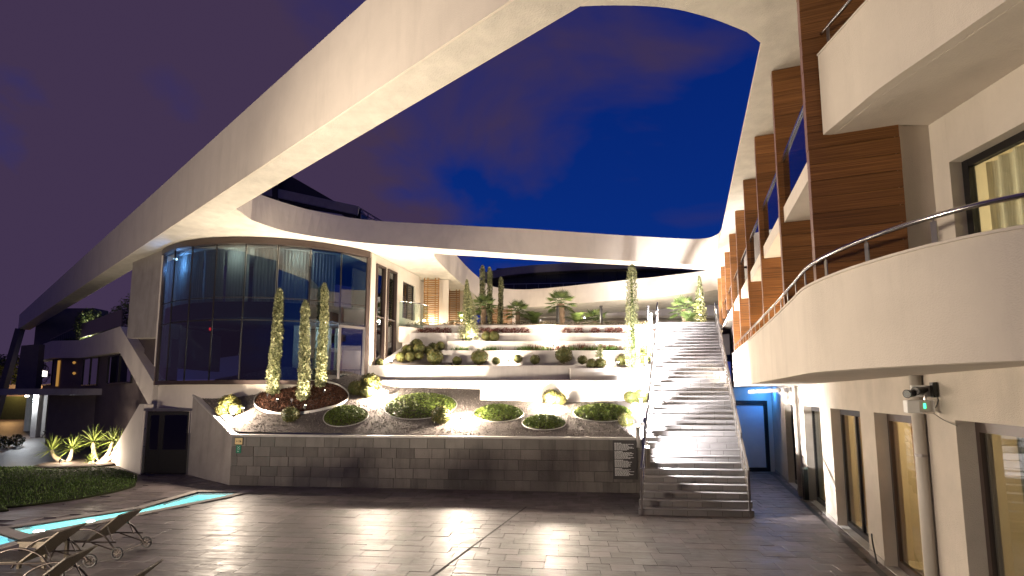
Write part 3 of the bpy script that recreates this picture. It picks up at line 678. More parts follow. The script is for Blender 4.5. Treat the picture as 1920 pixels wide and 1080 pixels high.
# ---- white terrace walls
def tw(x0, x1, Y, ytop, zb, th, lab, xl=None):
    z = px_z(ytop, Y); X0, X1 = px_x(x0, Y), px_x(x1, Y)
    return tag(MB().box(X0, Y, zb, X1, Y + th, z).build('terrace_wall', 'terrace_white', bevel=.015), lab, 'wall', 'white garden terrace walls'), z, X0, X1
TW = {}
def T(key, *a): TW[key] = tw(*a)
T('2R', 900, 1228, 19.6, 713, 2.2, .30, 'bright white low wall with its own left end, just behind the lit gravel bed')
T('2L', 676, 990, 20.7, 713, 2.4, .30, 'low white wall running from the glass pavilion behind the bed, lowest on the left')
T('3L', 676, 1150, 21.25, 685, 2.4, .25, 'long pale wall under the row of clipped box balls')
T('3R', 1070, 1228, 20.65, 690, 2.6, .25, 'short wall block below the tall single cypress beside the stairs')
T('4', 828, 1232, 22.3, 657, 3.8, .2, 'white wall behind the row of box balls, grasses growing on its top')
T('5', 837, 1232, 22.95, 639.5, 4.4, .2, 'white wall behind the red-tipped grasses')
T('6', 752, 1234, 23.55, 624, 4.0, .2, 'white wall carrying the row of reddish shrubs')
T('7', 766, 1236, 24.15, 610, 5.0, .2, 'topmost white terrace wall with a clipped hedge on it')
def bedbox(name, x0, x1, Y0, Y1, z, m='soil', zz=None):
    return struct(MB().prism([(x0, Y0), (x1, Y0), (x1, Y1), (x0, Y1)], z - .5, zz or z).build(name, m))
bedbox('planting_bed', -6.3, TW['3L'][3], 21.51, 22.29, TW['3L'][1] - .04, 'gravel'); bedbox('planting_bed', TW['3R'][2], TW['3R'][3], 20.91, 21.24, TW['3R'][1] - .03, 'gravel')
bedbox('planting_bed', TW['3L'][3] + .01, px_x(1228, 21.3), 21.25, 22.29, TW['3R'][1] - .03, 'gravel')
bedbox('planting_bed', TW['4'][2], TW['4'][3], 22.51, 22.94, TW['4'][1] - .04); bedbox('planting_bed', TW['5'][2], TW['5'][3], 23.16, 23.54, TW['5'][1] - .04)
bedbox('planting_bed', TW['6'][2], TW['6'][3], 23.76, 24.14, TW['6'][1] - .04)
struct(MB().prism([(TW['7'][2] - .3, 24.36), (7.2, 24.36), (10.4, 24.15), (14, 40), (-7, 40)], 5.9, 6.6).build('upper_terrace', 'concrete'))
struct(MB().box(TW['2R'][2], 19.91, 2.5, px_x(1228, 19.9), 20.64, TW['2R'][1] - .04).build('planting_bed', 'gravel'))
struct(MB().box(-6.2, 21.01, 2.5, 3.0, 21.24, TW['2L'][1] - .04).build('planting_bed', 'gravel'))
# gravel rising on the left behind the box cluster
struct(MB().solid([(-6.2, 21.5, 4.3), (-2.6, 21.5, 4.3), (-2.9, 23.54, 4.95), (-6.0, 23.54, 5.1)], (0, 0, -.3)).build('planting_bed', 'gravel'))
tag(MB().solid([(-6.15, 21.3, 3.6), (-6.15, 21.3, 4.2), (-5.05, 24.1, 5.7), (-5.05, 24.1, 4.2)], (.16, 0, 0)).build('ramp_wall', 'terrace_white'), 'sloping white ramp kerb climbing beside the two tall dark windows', 'wall')

# ================================================================== GLASS PAVILION
PC = Vector((-10.88, 25.3, 0)); PR = 6.14; A0, A1 = R(-134), R(-42)
def arc(a, r, z=0): return Vector((PC.x + r * math.cos(a), PC.y + r * math.sin(a), z))
def arc_wall(m, a0, a1, r0, r1, z0, z1, n=40):
    out = [arc(a0 + (a1 - a0) * k / n, r0) for k in range(n + 1)]; inn = [arc(a0 + (a1 - a0) * k / n, r1) for k in range(n + 1)]
    g = [[(p.x, p.y, z0) for p in out], [(p.x, p.y, z0) for p in inn], [(p.x, p.y, z1) for p in inn], [(p.x, p.y, z1) for p in out], [(p.x, p.y, z0) for p in out]]
    m.grid(g)
    for i in (0, -1): q = [g[k][i] for k in range(4)]; m.add(q, [(0, 1, 2, 3) if i else (3, 2, 1, 0)])
    return m
pav = thing('glass_pavilion', 'two-storey curved dark glass pavilion with brown frame under the canopy', 'pavilion', (-10.9, 20, 2))
GZ0, GZ1 = 3.66, 9.13
arc_wall(MB(), A0, A1, PR - .12, PR - .4, 1.6, 3.50).build('plinth', 'stucco', pav)
arc_wall(MB(), A0, A1, PR + .06, PR - .42, 3.502, GZ0).build('sill_band', 'brown_frame', pav)
arc_wall(MB(), A0, A1, PR + .10, PR - .3, GZ1, 9.37).build('head_band', 'brown_frame', pav)
NP = 8; da = (A1 - A0) / NP; ZB = [GZ0, 6.05, 6.95, GZ1]
for k in range(NP + 1):
    a = A0 + da * k; e = arc(a, 1) - PC; w = .03 if 0 < k < NP else .16
    MB().bar(arc(a, PR - .03, GZ0 + .002), arc(a, PR - .03, GZ1 - .002), w, .05 if 0 < k < NP else .12, e).build('mullion', 'brown_frame' if k in (0, NP) else 'dark_metal', pav)
for z in ZB[1:3]:
    for k in range(NP): MB().bar(arc(A0 + da * k + .006, PR - .03, z), arc(A0 + da * (k + 1) - .006, PR - .03, z), .03, .03).build('transom', 'dark_metal', pav)
for k in range(NP):
    a, b = arc(A0 + da * k + .006, PR - .03), arc(A0 + da * (k + 1) - .006, PR - .03)
    for z0, z1 in zip(ZB[:-1], ZB[1:]):
        nn = Vector(((a + b) / 2 - PC).xy.to_3d()).normalized() * .012
        MB().solid([a + Vector((0, 0, z0 + .025)), b + Vector((0, 0, z0 + .025)), b + Vector((0, 0, z1 - .025)), a + Vector((0, 0, z1 - .025))], -nn).build('pane', 'glass_dark', pav)
# entrance door in the last bay
a, b = arc(A1 - da * .98, PR + .02), arc(A1 - da * .12, PR + .02); dm = MB()
for p in (a, b): dm.bar(p + Vector((0, 0, GZ0)), p + Vector((0, 0, 6.0)), .07, .09, (1, 0, 0))
dm.bar(a + Vector((0, 0, 5.96)), b + Vector((0, 0, 5.96)), .08, .1); dm.bar(a + Vector((0, 0, GZ0 + .06)), b + Vector((0, 0, GZ0 + .06)), .08, .12)
dd = dm.build('pavilion_door', 'rail_metal', pav); h = a.lerp(b, .1); MB().bar(h + Vector((-.0, -.07, 4.5)), h + Vector((0, -.07, 5.1)), .03, .03).build('handle', 'steel', dd)
# inside: floors, core wall, white partition with openings
m = MB(); arc_wall(m, A0 + .01, A1 - .01, PR - .16, .6, 6.16, 6.80); m.build('mezzanine_floor', 'room_dark', pav)
m = MB(); arc_wall(m, A0 + .01, A1 - .01, PR - .44, .6, 3.3, 3.62); m.build('ground_slab', 'room_dark', pav)
m = MB(); arc_wall(m, A0 + .01, A1 - .01, PR - .45, .6, 9.14, 9.3); m.build('inner_ceiling', 'stucco', pav)
m = MB(); arc_wall(m, A0, R(-70), PR - 3.2, PR - 3.35, 3.63, 6.15); arc_wall(m, A0, A1, PR - 3.2, PR - 3.35, 6.81, 9.13); m.build('core_wall', 'room_dark', pav)
m = MB()
for k in range(5): x0 = R(-72) + R(6.6) * k; arc_wall(m, x0, x0 + R(3.6), PR - 2.2, PR - 2.35, 3.63, 6.15, 6)
arc_wall(m, R(-72), R(-42), PR - 3.4, PR - 3.5, 3.63, 6.15, 16); m.build('partition', 'room_wall', pav)
m = MB(); m.bar((-15.2, 20.95, 6.8), (-15.6, 26, 6.8), .2, 5.0); m.build('side_wall', 'stucco', pav)
for k in range(NP):
    s0, s1 = (A0 + da * k + .012, A0 + da * (k + 1) - .012); rows = []
    if k in (7,): continue
    for z in (6.83, 9.1):
        rows.append([arc(s0 + (s1 - s0) * i / 44, PR - .55 + .04 * math.sin(i * 1.1 + k) + .02 * math.sin(i * .4 + z), z) for i in range(45)])
    words = ['far left', 'second', 'third', 'fourth', 'fifth', 'sixth', 'seventh'][k]
    tag(MB().grid(rows).build('curtain', 'curtain_sheer', None, True), f'sheer curtain in the {words} upper bay of the pavilion from the left', 'curtain', 'curtains of the glass pavilion')
def inlamp(lab, p, w, col, m='lamp_warm'):
    t = thing('ceiling_lamp', lab, 'lamp', tuple(p), 'ceiling lamps inside the glass pavilion'); MB().lathe([(.06, 0), (.07, .02), (.07, .07)], tuple(p), 10).build('lamp_shade', m, t); lamp('lamp_light', (p.x, p.y, p.z - .12), w, col, .06, t)
inlamp('bluish lamp added before the left upper pavilion curtains, imitating reflections in the panes', arc(R(-125), PR - .16, 8.8), 130, (.25, .5, 1), 'lamp_cool')  # added lamp in front of the curtains, imitating blue reflections in the panes
inlamp('warm ceiling lamp behind the middle upper curtains of the pavilion', arc(R(-96), PR - 1.0, 8.9), 50, (1, .86, .66))
inlamp('warm ceiling lamp behind the right upper curtains of the pavilion', arc(R(-70), PR - 1.0, 8.9), 40, (1, .86, .66))
inlamp('white ceiling lamp over the white partition at the pavilion door', arc(R(-56), PR - 1.3, 6.0), 75, (.95, .97, 1), 'lamp_cool')
p = arc(R(-108), PR - .8, 5.75); tag(MB().box(p.x - .05, p.y - .02, p.z, p.x + .05, p.y + .02, p.z + .12).build('alarm_lamp', 'led_red'), 'small red alarm light inside the lower pavilion glass', 'lamp')

# ---- side wing behind the pavilion: tall dark windows, white wall, timber screens
sw = thing('garden_hall', 'white hall wall behind the pavilion with tall dark windows and timber screens', 'building', (-5, 26, 3))
C0 = Vector((-6.28, 21.2, 0)); C1 = Vector((-5.55, 23.6, 0)); C2 = Vector((-4.95, 25.7, 0)); C3 = Vector((-2.7, 33.8, 0))
def plank(m, a, b, z0, z1, th, inward=(-1, 0, 0)): a = Vector(a); b = Vector(b); return m.solid([Vector((a.x, a.y, z0)), Vector((b.x, b.y, z0)), Vector((b.x, b.y, z1)), Vector((a.x, a.y, z1))], Vector(inward) * th)
d01 = (C1 - C0)
def c01(t, x=0): return C0 + d01 * t + Vector((x, 0, 0))
m = MB()
for t0, t1 in ((0.06, .2), (.5, .58), (.9, 1.0)): plank(m, c01(t0), c01(t1), 3.0, 9.38, .25)
for t0, t1 in ((.2, .5), (.58, .9)): plank(m, c01(t0 + .001), c01(t1 - .001), 3.0, 4.35, .25); plank(m, c01(t0 + .001), c01(t1 - .001), 9.0, 9.38, .25)
m.build('front_wall', 'stucco', sw)
for t0, t1 in ((.2, .5), (.58, .9)):
    fr = MB()
    for t in (t0 + .012, t1 - .012): fr.bar(c01(t, -.0) + Vector((0, 0, 4.36)), c01(t, 0) + Vector((0, 0, 8.99)), .16, .07, d01)
    fr.bar(c01(t0 + .03) + Vector((0, 0, 4.40)), c01(t1 - .03) + Vector((0, 0, 4.40)), .15, .08); fr.bar(c01(t0 + .03) + Vector((0, 0, 8.95)), c01(t1 - .03) + Vector((0, 0, 8.95)), .15, .08); fr.bar(c01(t0 + .03) + Vector((0, 0, 6.6)), c01(t1 - .03) + Vector((0, 0, 6.6)), .12, .05)
    f = fr.build('tall_window', 'brown_frame', sw)
    for z0, z1 in ((4.45, 6.57), (6.63, 8.9)): plank(MB(), c01(t0 + .03, -.03), c01(t1 - .03, -.03), z0, z1, .02).build('pane', 'glass_black', f)
m = MB(); plank(m, C1 + Vector((.0, .0, 0)), C1 + (C2 - C1) * .2, 3, 9.38, .25); plank(m, C1 + (C2 - C1) * .8, C2, 3, 9.38, .25); plank(m, C1 + (C2 - C1) * .201, C1 + (C2 - C1) * .799, 3, 6.9, .25); plank(m, C1 + (C2 - C1) * .201, C1 + (C2 - C1) * .799, 8.75, 9.38, .25)
plank(m, C2 + Vector((-.35, .02, 0)), C3 + Vector((-.35, .0, 0)), 6.6, 9.38, .25); plank(m, C2, C2 + Vector((-.35, .02, 0)), 6.0, 9.38, .2, (0, 1, 0)); m.build('rear_wall', 'stucco', sw)
def c12(t, x=0): return C1 + (C2 - C1) * t + Vector((x, 0, 0))
fr = MB()
for t in (.23, .5, .77): fr.bar(c12(t, -.1) + Vector((0, 0, 6.92)), c12(t, -.1) + Vector((0, 0, 8.73)), .07, .06, C2 - C1)
fr.bar(c12(.25, -.1) + Vector((0, 0, 8.70)), c12(.75, -.1) + Vector((0, 0, 8.70)), .07, .06); f = fr.build('terrace_window', 'dark_metal', sw); plank(MB(), c12(.25, -.1), c12(.75, -.1), 6.95, 8.67, .015).build('pane', 'glass_dark', f)
m = MB(); plank(m, c12(0, -2.2), c12(1, -2.2), 6.6, 9.3, .1); m.build('inner_wall', 'room_wall', sw); lamp('room_light', tuple(c12(.5, -1.2) + Vector((0, 0, 8.8))), 14, (1, .85, .6), .1, sw)
# glass balustrade
gb = thing('glass_balustrade', 'clear glass balustrade in front of the terrace window left of the timber screens', 'balustrade', (-5.2, 23.6, 6.0))
bal = smoothpath([(-5.42, 23.3, 0), (-5.0, 23.5, 0), (-4.5, 24.0, 0), (-4.25, 24.5, 0)], 5)
wall_strip(MB(), bal, .012, 6.36, 7.55).build('glass_panel', 'glass_rail', gb); MB().tube([p + Vector((0, 0, 7.57)) for p in bal], .02, 8).build('rail', 'steel', gb)
wall_strip(MB(), bal, .25, 5.6, 6.35).build('upstand', 'stucco', gb)
# timber louvre screens
def screen(px0, px1, ytop, Y, lab):
    x0, x1 = px_x(px0, Y), px_x(px1, Y); z1 = min(px_z(ytop, Y), 9.36); z0 = 6.62
    t = thing('timber_screen', lab, 'screen', ((x0 + x1) / 2, Y, z0), 'lit timber louvre screens')
    for x in (x0 + .02, x1 - .02, x0 + (x1 - x0) * .25, x0 + (x1 - x0) * .75): MB().bar((x, Y + .06, z0), (x, Y + .06, z1), .05, .05).build('post', 'slat_wood', t)
    n = int((z1 - z0) / .115)
    me = MB().box(x0 - (x0 + x1) / 2, -.03, 0, x1 - (x0 + x1) / 2, .03, .05).mesh('slat', 'slat_wood')
    for k in range(n): child('slat', me, t, (0, 0, .04 + k * .115), (R(-22), 0, 0))
    back = MB().box(x0 - .05, Y + .55, z0, x1 + .45, Y + .65, 9.37).build('back_panel', 'stucco', t)
    lx = (x0 + x1) / 2; MB().lathe([(.06, 0), (.06, .06)], (lx, Y + .3, z0), 8).build('uplight', 'lens_small', t); lamp('uplight_lamp', (lx, Y + .3, z0 + .15), 130, (1, .80, .52), .06, t); lamp('front_lamp', (lx, Y - .35, z0 + .12), 45, (1, .80, .52), .05, t)
screen(791, 820, 519, 25.9, 'tall lit timber louvre screen nearest the glass balustrade')
screen(834, 860, 540, 28.8, 'lit timber louvre screen behind the conical cypress')
screen(922, 960, 578, 34.5, 'low far timber screen glowing behind the thin cypresses')

# ================================================================== LEFT BUILDING
lb = thing('side_building', 'dark two-storey side building with folded white ribbon edge at left', 'building', (-24, 31, 0))
fdir = Vector((-1.17, 1, 0)).normalized(); fnl = Vector((-1, -1.17, 0)).normalized()     # along the facade, out of it
def on_fac(x, y, out=0.):
    d = ray(x, y); Pq = Vector((9.97, 0, 0)) + fnl * out; t = (Pq.dot(fnl) - Vector((0, 0, EYE)).dot(fnl)) / d.dot(fnl); return Vector((0, 0, EYE)) + d * t
def facpt(Y, z, out=0.): return Vector((9.97 - 1.17 * Y, Y, z)) + fnl * out
def fbox(m, Y0, Y1, z0, z1, o0, o1): return m.solid([facpt(Y0, z0, o0), facpt(Y1, z0, o0), facpt(Y1, z1, o0), facpt(Y0, z1, o0)], fnl * (o1 - o0))
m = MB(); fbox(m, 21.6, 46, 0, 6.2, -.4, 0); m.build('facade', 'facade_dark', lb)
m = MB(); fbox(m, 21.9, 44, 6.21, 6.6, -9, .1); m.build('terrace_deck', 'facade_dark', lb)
rib = [(78, 646), (98, 639), (149, 638), (225, 612), (288, 717), (283, 768), (224, 660), (149, 671), (98, 671), (65, 678)]
rp = [on_fac(x, y, .45) for x, y in rib]
m = MB(); A_ = rp[:5]; B_ = rp[5:][::-1]      # quads between upper and lower edge
up = rp[:5]; dn = [rp[9], rp[8], rp[7], rp[6], rp[5]]
for i in range(4): m.solid([dn[i], dn[i + 1], up[i + 1], up[i]], -fnl * .5)
m.build('ribbon', 'stucco', lb)
# concrete panel hung between the beam and the pavilion
m = MB().solid([(-15.32, 20.95, 5.55), (-18.1, 22.9, 5.75), (-18.1, 22.9, 9.39), (-15.32, 20.95, 9.39)], (.5, .72, 0)); m.build('hung_panel', 'concrete', lb)
m = MB().solid([(-15.3, 21.6, 0), (-17.6, 23.4, 0), (-17.6, 23.4, 6.1), (-15.3, 21.6, 6.1)], (.3, .4, 0)); m.build('recess_wall', 'facade_dark', lb)
# windows of the upper storey
def lwin(x0, x1, yt, yb_, glass, lab=None):
    a, b = on_fac(x0, yt, .03), on_fac(x1, yt, .03); Y0, Y1 = b.y, a.y; z1 = on_fac((x0 + x1) / 2, yt, .03).z; z0 = on_fac((x0 + x1) / 2, yb_, .03).z
    fr = MB()
    for y in (Y0, (Y0 + Y1) / 2, Y1): fr.bar(facpt(y, z0, .03), facpt(y, z1, .03), .1, .08, fdir)
    fr.bar(facpt(Y0, z0, .03), facpt(Y1, z0, .03), .1, .08); fr.bar(facpt(Y0, z1, .03), facpt(Y1, z1, .03), .1, .08); f = fr.build('window', 'dark_metal', lb)
    for y0, y1 in ((Y0, (Y0 + Y1) / 2), ((Y0 + Y1) / 2, Y1)): MB().solid([facpt(y0 + .05, z0 + .05, .02), facpt(y1 - .05, z0 + .05, .02), facpt(y1 - .05, z1 - .05, .02), facpt(y0 + .05, z1 - .05, .02)], fnl * .01).build('pane', glass, f)
lwin(205, 250, 664, 718, 'glass_black'); lwin(158, 186, 670, 722, 'glass_black'); lwin(66, 100, 676, 722, 'glass_black')
m = MB(); a, b = on_fac(109, 676, .05), on_fac(113.5, 676, .05); z0 = on_fac(111, 724, .05).z; m.solid([Vector((a.x, a.y, z0)), Vector((b.x, b.y, z0)), b, a], fnl * .02); m.build('lit_slot', 'lit_window', lb)
m = MB(); a, b = on_fac(75, 694, .06), on_fac(87, 696, .06); m.solid([a - Vector((0, 0, .6)), b - Vector((0, 0, .5)), b, a], fnl * .02); m.build('lit_pane', 'lit_white', lb)
for yy in (680, 700):
    p = on_fac(139, yy, .12); tag(MB().lathe([(.02, -.1), (.09, -.03), (.09, .05), (.03, .1)], tuple(p), 10).build('wall_globe', 'lit_window'), ('upper' if yy == 680 else 'lower') + ' of two dim globe lamps on the dark side building', 'lamp')
# parapet fence on the terrace, hedge and shrubs
m = MB(); q = [on_fac(149, 634, .3), on_fac(228, 610, .3), on_fac(228, 580, .3), on_fac(152, 608, .3)]; m.solid(q, -fnl * .06); m.build('terrace_fence', 'brown_frame', lb)
for k in range(14):
    y = 34.5 + k * .62; p = facpt(y, 6.75, .25); MB().bar(p, p + Vector((0, 0, 1.15)), .03, .03).build('baluster', 'dark_metal', lb)
MB().bar(facpt(34.4, 7.92, .25), facpt(43, 7.92, .25), .05, .05).build('terrace_rail', 'dark_metal', lb)
def leafbox(name, pts, size, m, lab, cat, kind=None):
    P_ = np.array(pts); me = cloud_mesh(name, P_ - P_.mean(0), np.tile((0, 0, 1.), (len(P_), 1)), size, m, 1.5); o = mesh_obj(name, me, None, tuple(P_.mean(0))); return tag(o, lab, cat, None, kind)
pts = []
for _ in range(5200):
    y = random.uniform(26.6, 33.0); t = (y - 26.6) / 6.4; top = 8.75 - 1.0 * t + .12 * math.sin(y * 5); pts.append(facpt(y, random.uniform(6.6, top), random.uniform(-.7, -.05)))
leafbox('ivy_hedge', pts, .11, 'leaf_dark', 'dark ivy hedge along the roof terrace under the long beam', 'hedge')
pts = []
for _ in range(2600):
    d = Vector(tuple(sphere_pts(1)[0])) * random.random() ** .4; pts.append(facpt(33.9, 7.9, -.2) + Vector((d.x * .9, d.y * .9, d.z * 1.3)))
leafbox('terrace_shrub', pts, .13, 'leaf_dark', 'rounded dark shrub standing taller than the hedge on the roof terrace', 'shrub')
pts = [facpt(random.uniform(36, 41), random.uniform(6.6, 7.7), random.uniform(-.9, -.2)) for _ in range(2600)]
leafbox('planter_shrub', pts, .13, 'leaf_dark', 'low dark planting behind the terrace railing at far left', 'shrub')
t = thing('terrace_lamp', 'small white spot lamp glowing among the roof terrace shrubs', 'lamp', tuple(facpt(33.2, 6.7, .1))); p = facpt(33.2, 6.7, .1); MB().lathe([(.05, 0), (.06, .2)], tuple(p), 8).build('head', 'lens_small', t); lamp('lamp_light', tuple(p + Vector((0, 0, .5))), 500, (1, .9, .7), .05, t)
m = MB().box(-43.6, 44.5, 6.61, -38.3, 46, 11.0); m.build('roof_room', 'facade_dark', lb)
m = MB().bar((-47.3, 46.8, 9.39), (-49.0, 46.8, 0), .5, .5, (0, 1, 0)); m.build('end_strut', 'facade_dark', lb)
# entrance canopy with posts, dark stair block
m = MB().box(-62, 29.5, 3.08, -24.2, 44, 3.46); m.build('entrance_canopy', 'concrete', lb)
for x, y in ((-36.8, 38.7), (-34.9, 36.4), (-41.5, 42.6)): MB().box(x - .2, y - .2, 0, x + .2, y + .2, 3.07).build('canopy_post', 'white_metal', lb)
MB().box(-28.6, 30.5, 0, -25.4, 30.9, 3.07).build('dark_screen', 'facade_dark', lb)
m = MB().solid([on_y for on_y in [at_y(28, 730, 33), at_y(66, 730, 33), at_y(74, 645, 33), at_y(40, 648, 33)]], (0, .4, 0)); m.build('stair_enclosure', 'facade_dark', lb)
lp = Vector((-35.4, 36.0, 2.95)); t = thing('canopy_lamp', 'bright white lamp under the entrance canopy at far left', 'lamp', tuple(lp)); MB().lathe([(.1, 0), (.12, .05), (.12, .1)], tuple(lp), 10).build('lamp_shade', 'lens_small', t); lamp('lamp_light', tuple(lp - Vector((0, 0, .15))), 420, (.9, .95, 1), .1, t)
def folding_chair(p, rz, lab):
    t = thing('folding_chair', lab, 'chair', tuple(p), 'folding chairs under the entrance canopy', rz)
    for s in (-.22, .22):
        MB().bar((s, -.25, 0), (s, .2, .85), .03, .03).build('leg', 'chair_dark', t); MB().bar((s, .25, 0), (s, -.2, .48), .03, .03).build('leg', 'chair_dark', t)
    MB().box(-.22, -.22, .45, .22, .18, .48).build('seat', 'chair_dark', t); MB().bar((-.22, .17, .78), (.22, .17, .78), .02, .16).build('backrest', 'chair_dark', t); return t
folding_chair((-32.4, 35.2, 0), .5, 'dark folding chair right of the lit canopy post'); folding_chair((-33.6, 36.0, 0), -.4, 'dark folding chair just behind the lit canopy post'); folding_chair((-38.6, 40.4, 0), .2, 'folding chair farthest left under the entrance canopy')
# far fence, lit street and trees behind
t = thing('far_fence', 'green mesh fence beyond the entrance canopy with an orange-lit street behind', 'fence', (-62, 62, 0))
MB().box(-95, 62, 0, -45, 62.1, 2.9).build('fence_panel', 'fence_green', t); MB().box(-95, 64, 0, -45, 64.2, 4.4).build('street_wall', 'wall_beige', t); lamp('street_light', (-62, 61, 4.2), 700, (1, .55, .2), .3, t)
def round_tree(X, Y, h, r, lab):
    t = thing('street_tree', lab, 'tree', (X, Y, 0), 'street trees at far left'); MB().tube([(X, Y, 0), (X + .1, Y, h * .5), (X, Y, h * .8)], [.22, .15, .06], 8).build('trunk', 'trunk', t)
    c = []
    for _ in range(14): d = sphere_pts(1)[0]; c.append((d * r * .6 * np.array((1, 1, .8)), r * random.uniform(.3, .5)))
    P_ = np.concatenate([q[0] + sphere_pts(160) * q[1] for q in c]); me = cloud_mesh('crown', P_, P_ / np.linalg.norm(P_, axis=1)[:, None], .3, 'leaf_dark', .9); child('crown', me, t, (0, 0, h))
round_tree(-66, 64.9, 6.0, 2.6, 'dark street tree at the far left edge behind the fence'); round_tree(-72, 68, 6.5, 3.0, 'street tree farther left, partly cut by the picture edge')
# ---- gate and the slanted side wall
sl = tag(MB().solid([(-14.5, 19.52, 0), (-18.9, 23.3, 0), (-15.15, 20.1, 2.72), (-14.55, 19.55, 2.72)], (.2, .24, 0)).build('slanted_wall', 'stucco'), 'slanted triangular plaster wall left of the dark gate', 'wall')
gt = thing('service_gate', 'dark glazed double gate between the slanted wall and the flank wall', 'gate', (-13.5, 19.55, 0))
fr = MB(); fr.box(-14.48, 19.55, 0, -14.38, 19.67, 2.46); fr.box(-12.72, 19.55, 0, -12.62, 19.67, 2.46); fr.box(-14.52, 19.5, 2.462, -12.58, 19.75, 2.56); fr.build('frame', 'rail_metal', gt)
for x0, x1 in ((-14.375, -13.84), (-13.835, -12.725)):
    lf = MB(); lf.box(x0, 19.58, .04, x0 + .09, 19.64, 2.44); lf.box(x1 - .09, 19.58, .04, x1, 19.64, 2.44); lf.box(x0 + .091, 19.58, 2.3, x1 - .091, 19.64, 2.44); lf.box(x0 + .091, 19.58, .04, x1 - .091, 19.64, .95)
    l = lf.build('gate_leaf', 'dark_metal', gt); MB().box(x0 + .092, 19.6, .952, x1 - .092, 19.615, 2.298).build('pane', 'glass_black', l)
for z in (1.05, 1.75): MB().lathe([(.02, 0), (.03, .03), (.02, .06)], (-14.42, 19.53, z), 8).build('hinge', 'steel', gt)
tag(MB().box(-14.6, 21.2, 0, -12.5, 21.3, 2.6).build('corridor_wall', 'room_dark'), 'dark back wall of the passage behind the glazed gate', 'wall')

# ================================================================== FAR BUILDINGS
tower = thing('rear_block', 'dark glazed upper block with shallow arched grey roof behind the court', 'building', (6, 47, 6))
def arcstrip(m, pts, Y, dz, dep):
    for (x0, z0), (x1, z1) in zip(pts[:-1], pts[1:]): m.solid([(x0, Y, z0 - dz), (x1, Y, z1 - dz), (x1, Y, z1), (x0, Y, z0)], (0, dep, 0))
    return m
YB = 46.
rpx = [(905, 511), (950, 502), (1000, 497), (1060, 493.5), (1120, 490.5), (1180, 489), (1240, 489.5), (1300, 493), (1345, 498)]
rp_ = [(px_x(x, YB), px_z(y, YB)) for x, y in rpx]
arcstrip(MB(), rp_, YB, .75, 7).build('roof_edge', 'roof_grey', tower)
m = MB(); x0, x1 = px_x(930, YB + 1), px_x(1420, YB + 1); m.box(x0, YB + 1, 6.6, x1, YB + 6, px_z(503, YB + 1)); m.build('glazed_front', 'roof_dark', tower)
for k in range(18): x = x0 + (x1 - x0) * (k + .5) / 18; MB().box(x - .04, YB + .9, 11, x + .04, YB + .99, px_z(506, YB + 1)).build('mullion', 'dark_metal', tower)
rl = MB().bar((px_x(940, YB - 1), YB - 1, px_z(533, YB - 1)), (px_x(1200, YB - 1), YB - 1, px_z(528, YB - 1)), .05, .05).build('roof_rail', 'rail_metal', tower)
for k in range(12): x = 940 + 260 * k / 11; MB().bar((px_x(x, YB - 1), YB - 1, px_z(552, YB - 1)), (px_x(x, YB - 1), YB - 1, px_z(533 - 5 * k / 11, YB - 1)), .03, .03).build('rail_post', 'rail_metal', rl)
MB().bar((px_x(1138, YB), YB + 3, px_z(494, YB)), (px_x(1138, YB), YB + 3, px_z(484.5, YB + 3)), .12, .12).build('vent_pipe', 'white_metal', tower)
bk = thing('rear_arcade', 'long cream rear wall with recessed base behind the palms', 'building', (4, 41, 6.6)); YA = 41.
MB().box(px_x(955, YA), YA, px_z(592, YA), px_x(1420, YA), YA + .4, px_z(556, YA)).build('band', 'stucco', bk); MB().box(px_x(930, YA), YA + 2, 6.6, px_x(1420, YA), YA + 2.3, px_z(560, YA + 2)).build('base_wall', 'wall_beige', bk)
MB().box(px_x(955, YA), YA + .401, px_z(594, YA), px_x(1420, YA), YA + 2, px_z(590, YA)).build('band_soffit', 'stucco', bk)
# sloping dark roof with railing over the pavilion
rf = thing('dark_roof', 'black pitched glass roof rising above the curved fascia over the pavilion', 'roof', (-9, 27, 10.7)); YR = 27.
def rpt(x, y, Y=YR): return at_y(x, y, Y)
MB().solid([rpt(440, 372), rpt(470, 342), rpt(535, 324), rpt(632, 380), rpt(676, 391), rpt(676, 415), rpt(560, 396)], (0, 6, 0)).build('roof_slope', 'roof_dark', rf)
MB().bar(rpt(470, 352, YR - .3), rpt(672, 396, YR - .3), .2, .5).build('roof_beam', 'roof_grey', rf); MB().bar(rpt(520, 370, YR - .2), rpt(668, 405, YR - .2), .2, .35).build('lower_beam', 'dark_metal', rf)
MB().solid([rpt(548, 388, YR - .4), rpt(640, 402, YR - .4), rpt(652, 410, YR - .4), rpt(560, 396, YR - .4)], (0, .4, 0)).build('pale_panel', 'stucco', rf)
MB().bar(rpt(518, 332, YR - .3), rpt(518, 384, YR - .3), .35, .3).build('roof_post', 'dark_metal', rf)
rl = MB().bar(rpt(676, 391, YR - .1), rpt(722, 419, YR - .1), .08, .08).build('roof_rail', 'rail_metal', rf); MB().bar(rpt(676, 399, YR - .1), rpt(716, 421, YR - .1), .06, .06).build('rail_bar', 'rail_metal', rl)
for k in range(4): MB().bar(rpt(677 + 13 * k, 391 + 8 * k, YR - .1), rpt(677 + 13 * k, 418 + 4 * k, YR - .1), .06, .06).build('rail_post', 'rail_metal', rl)

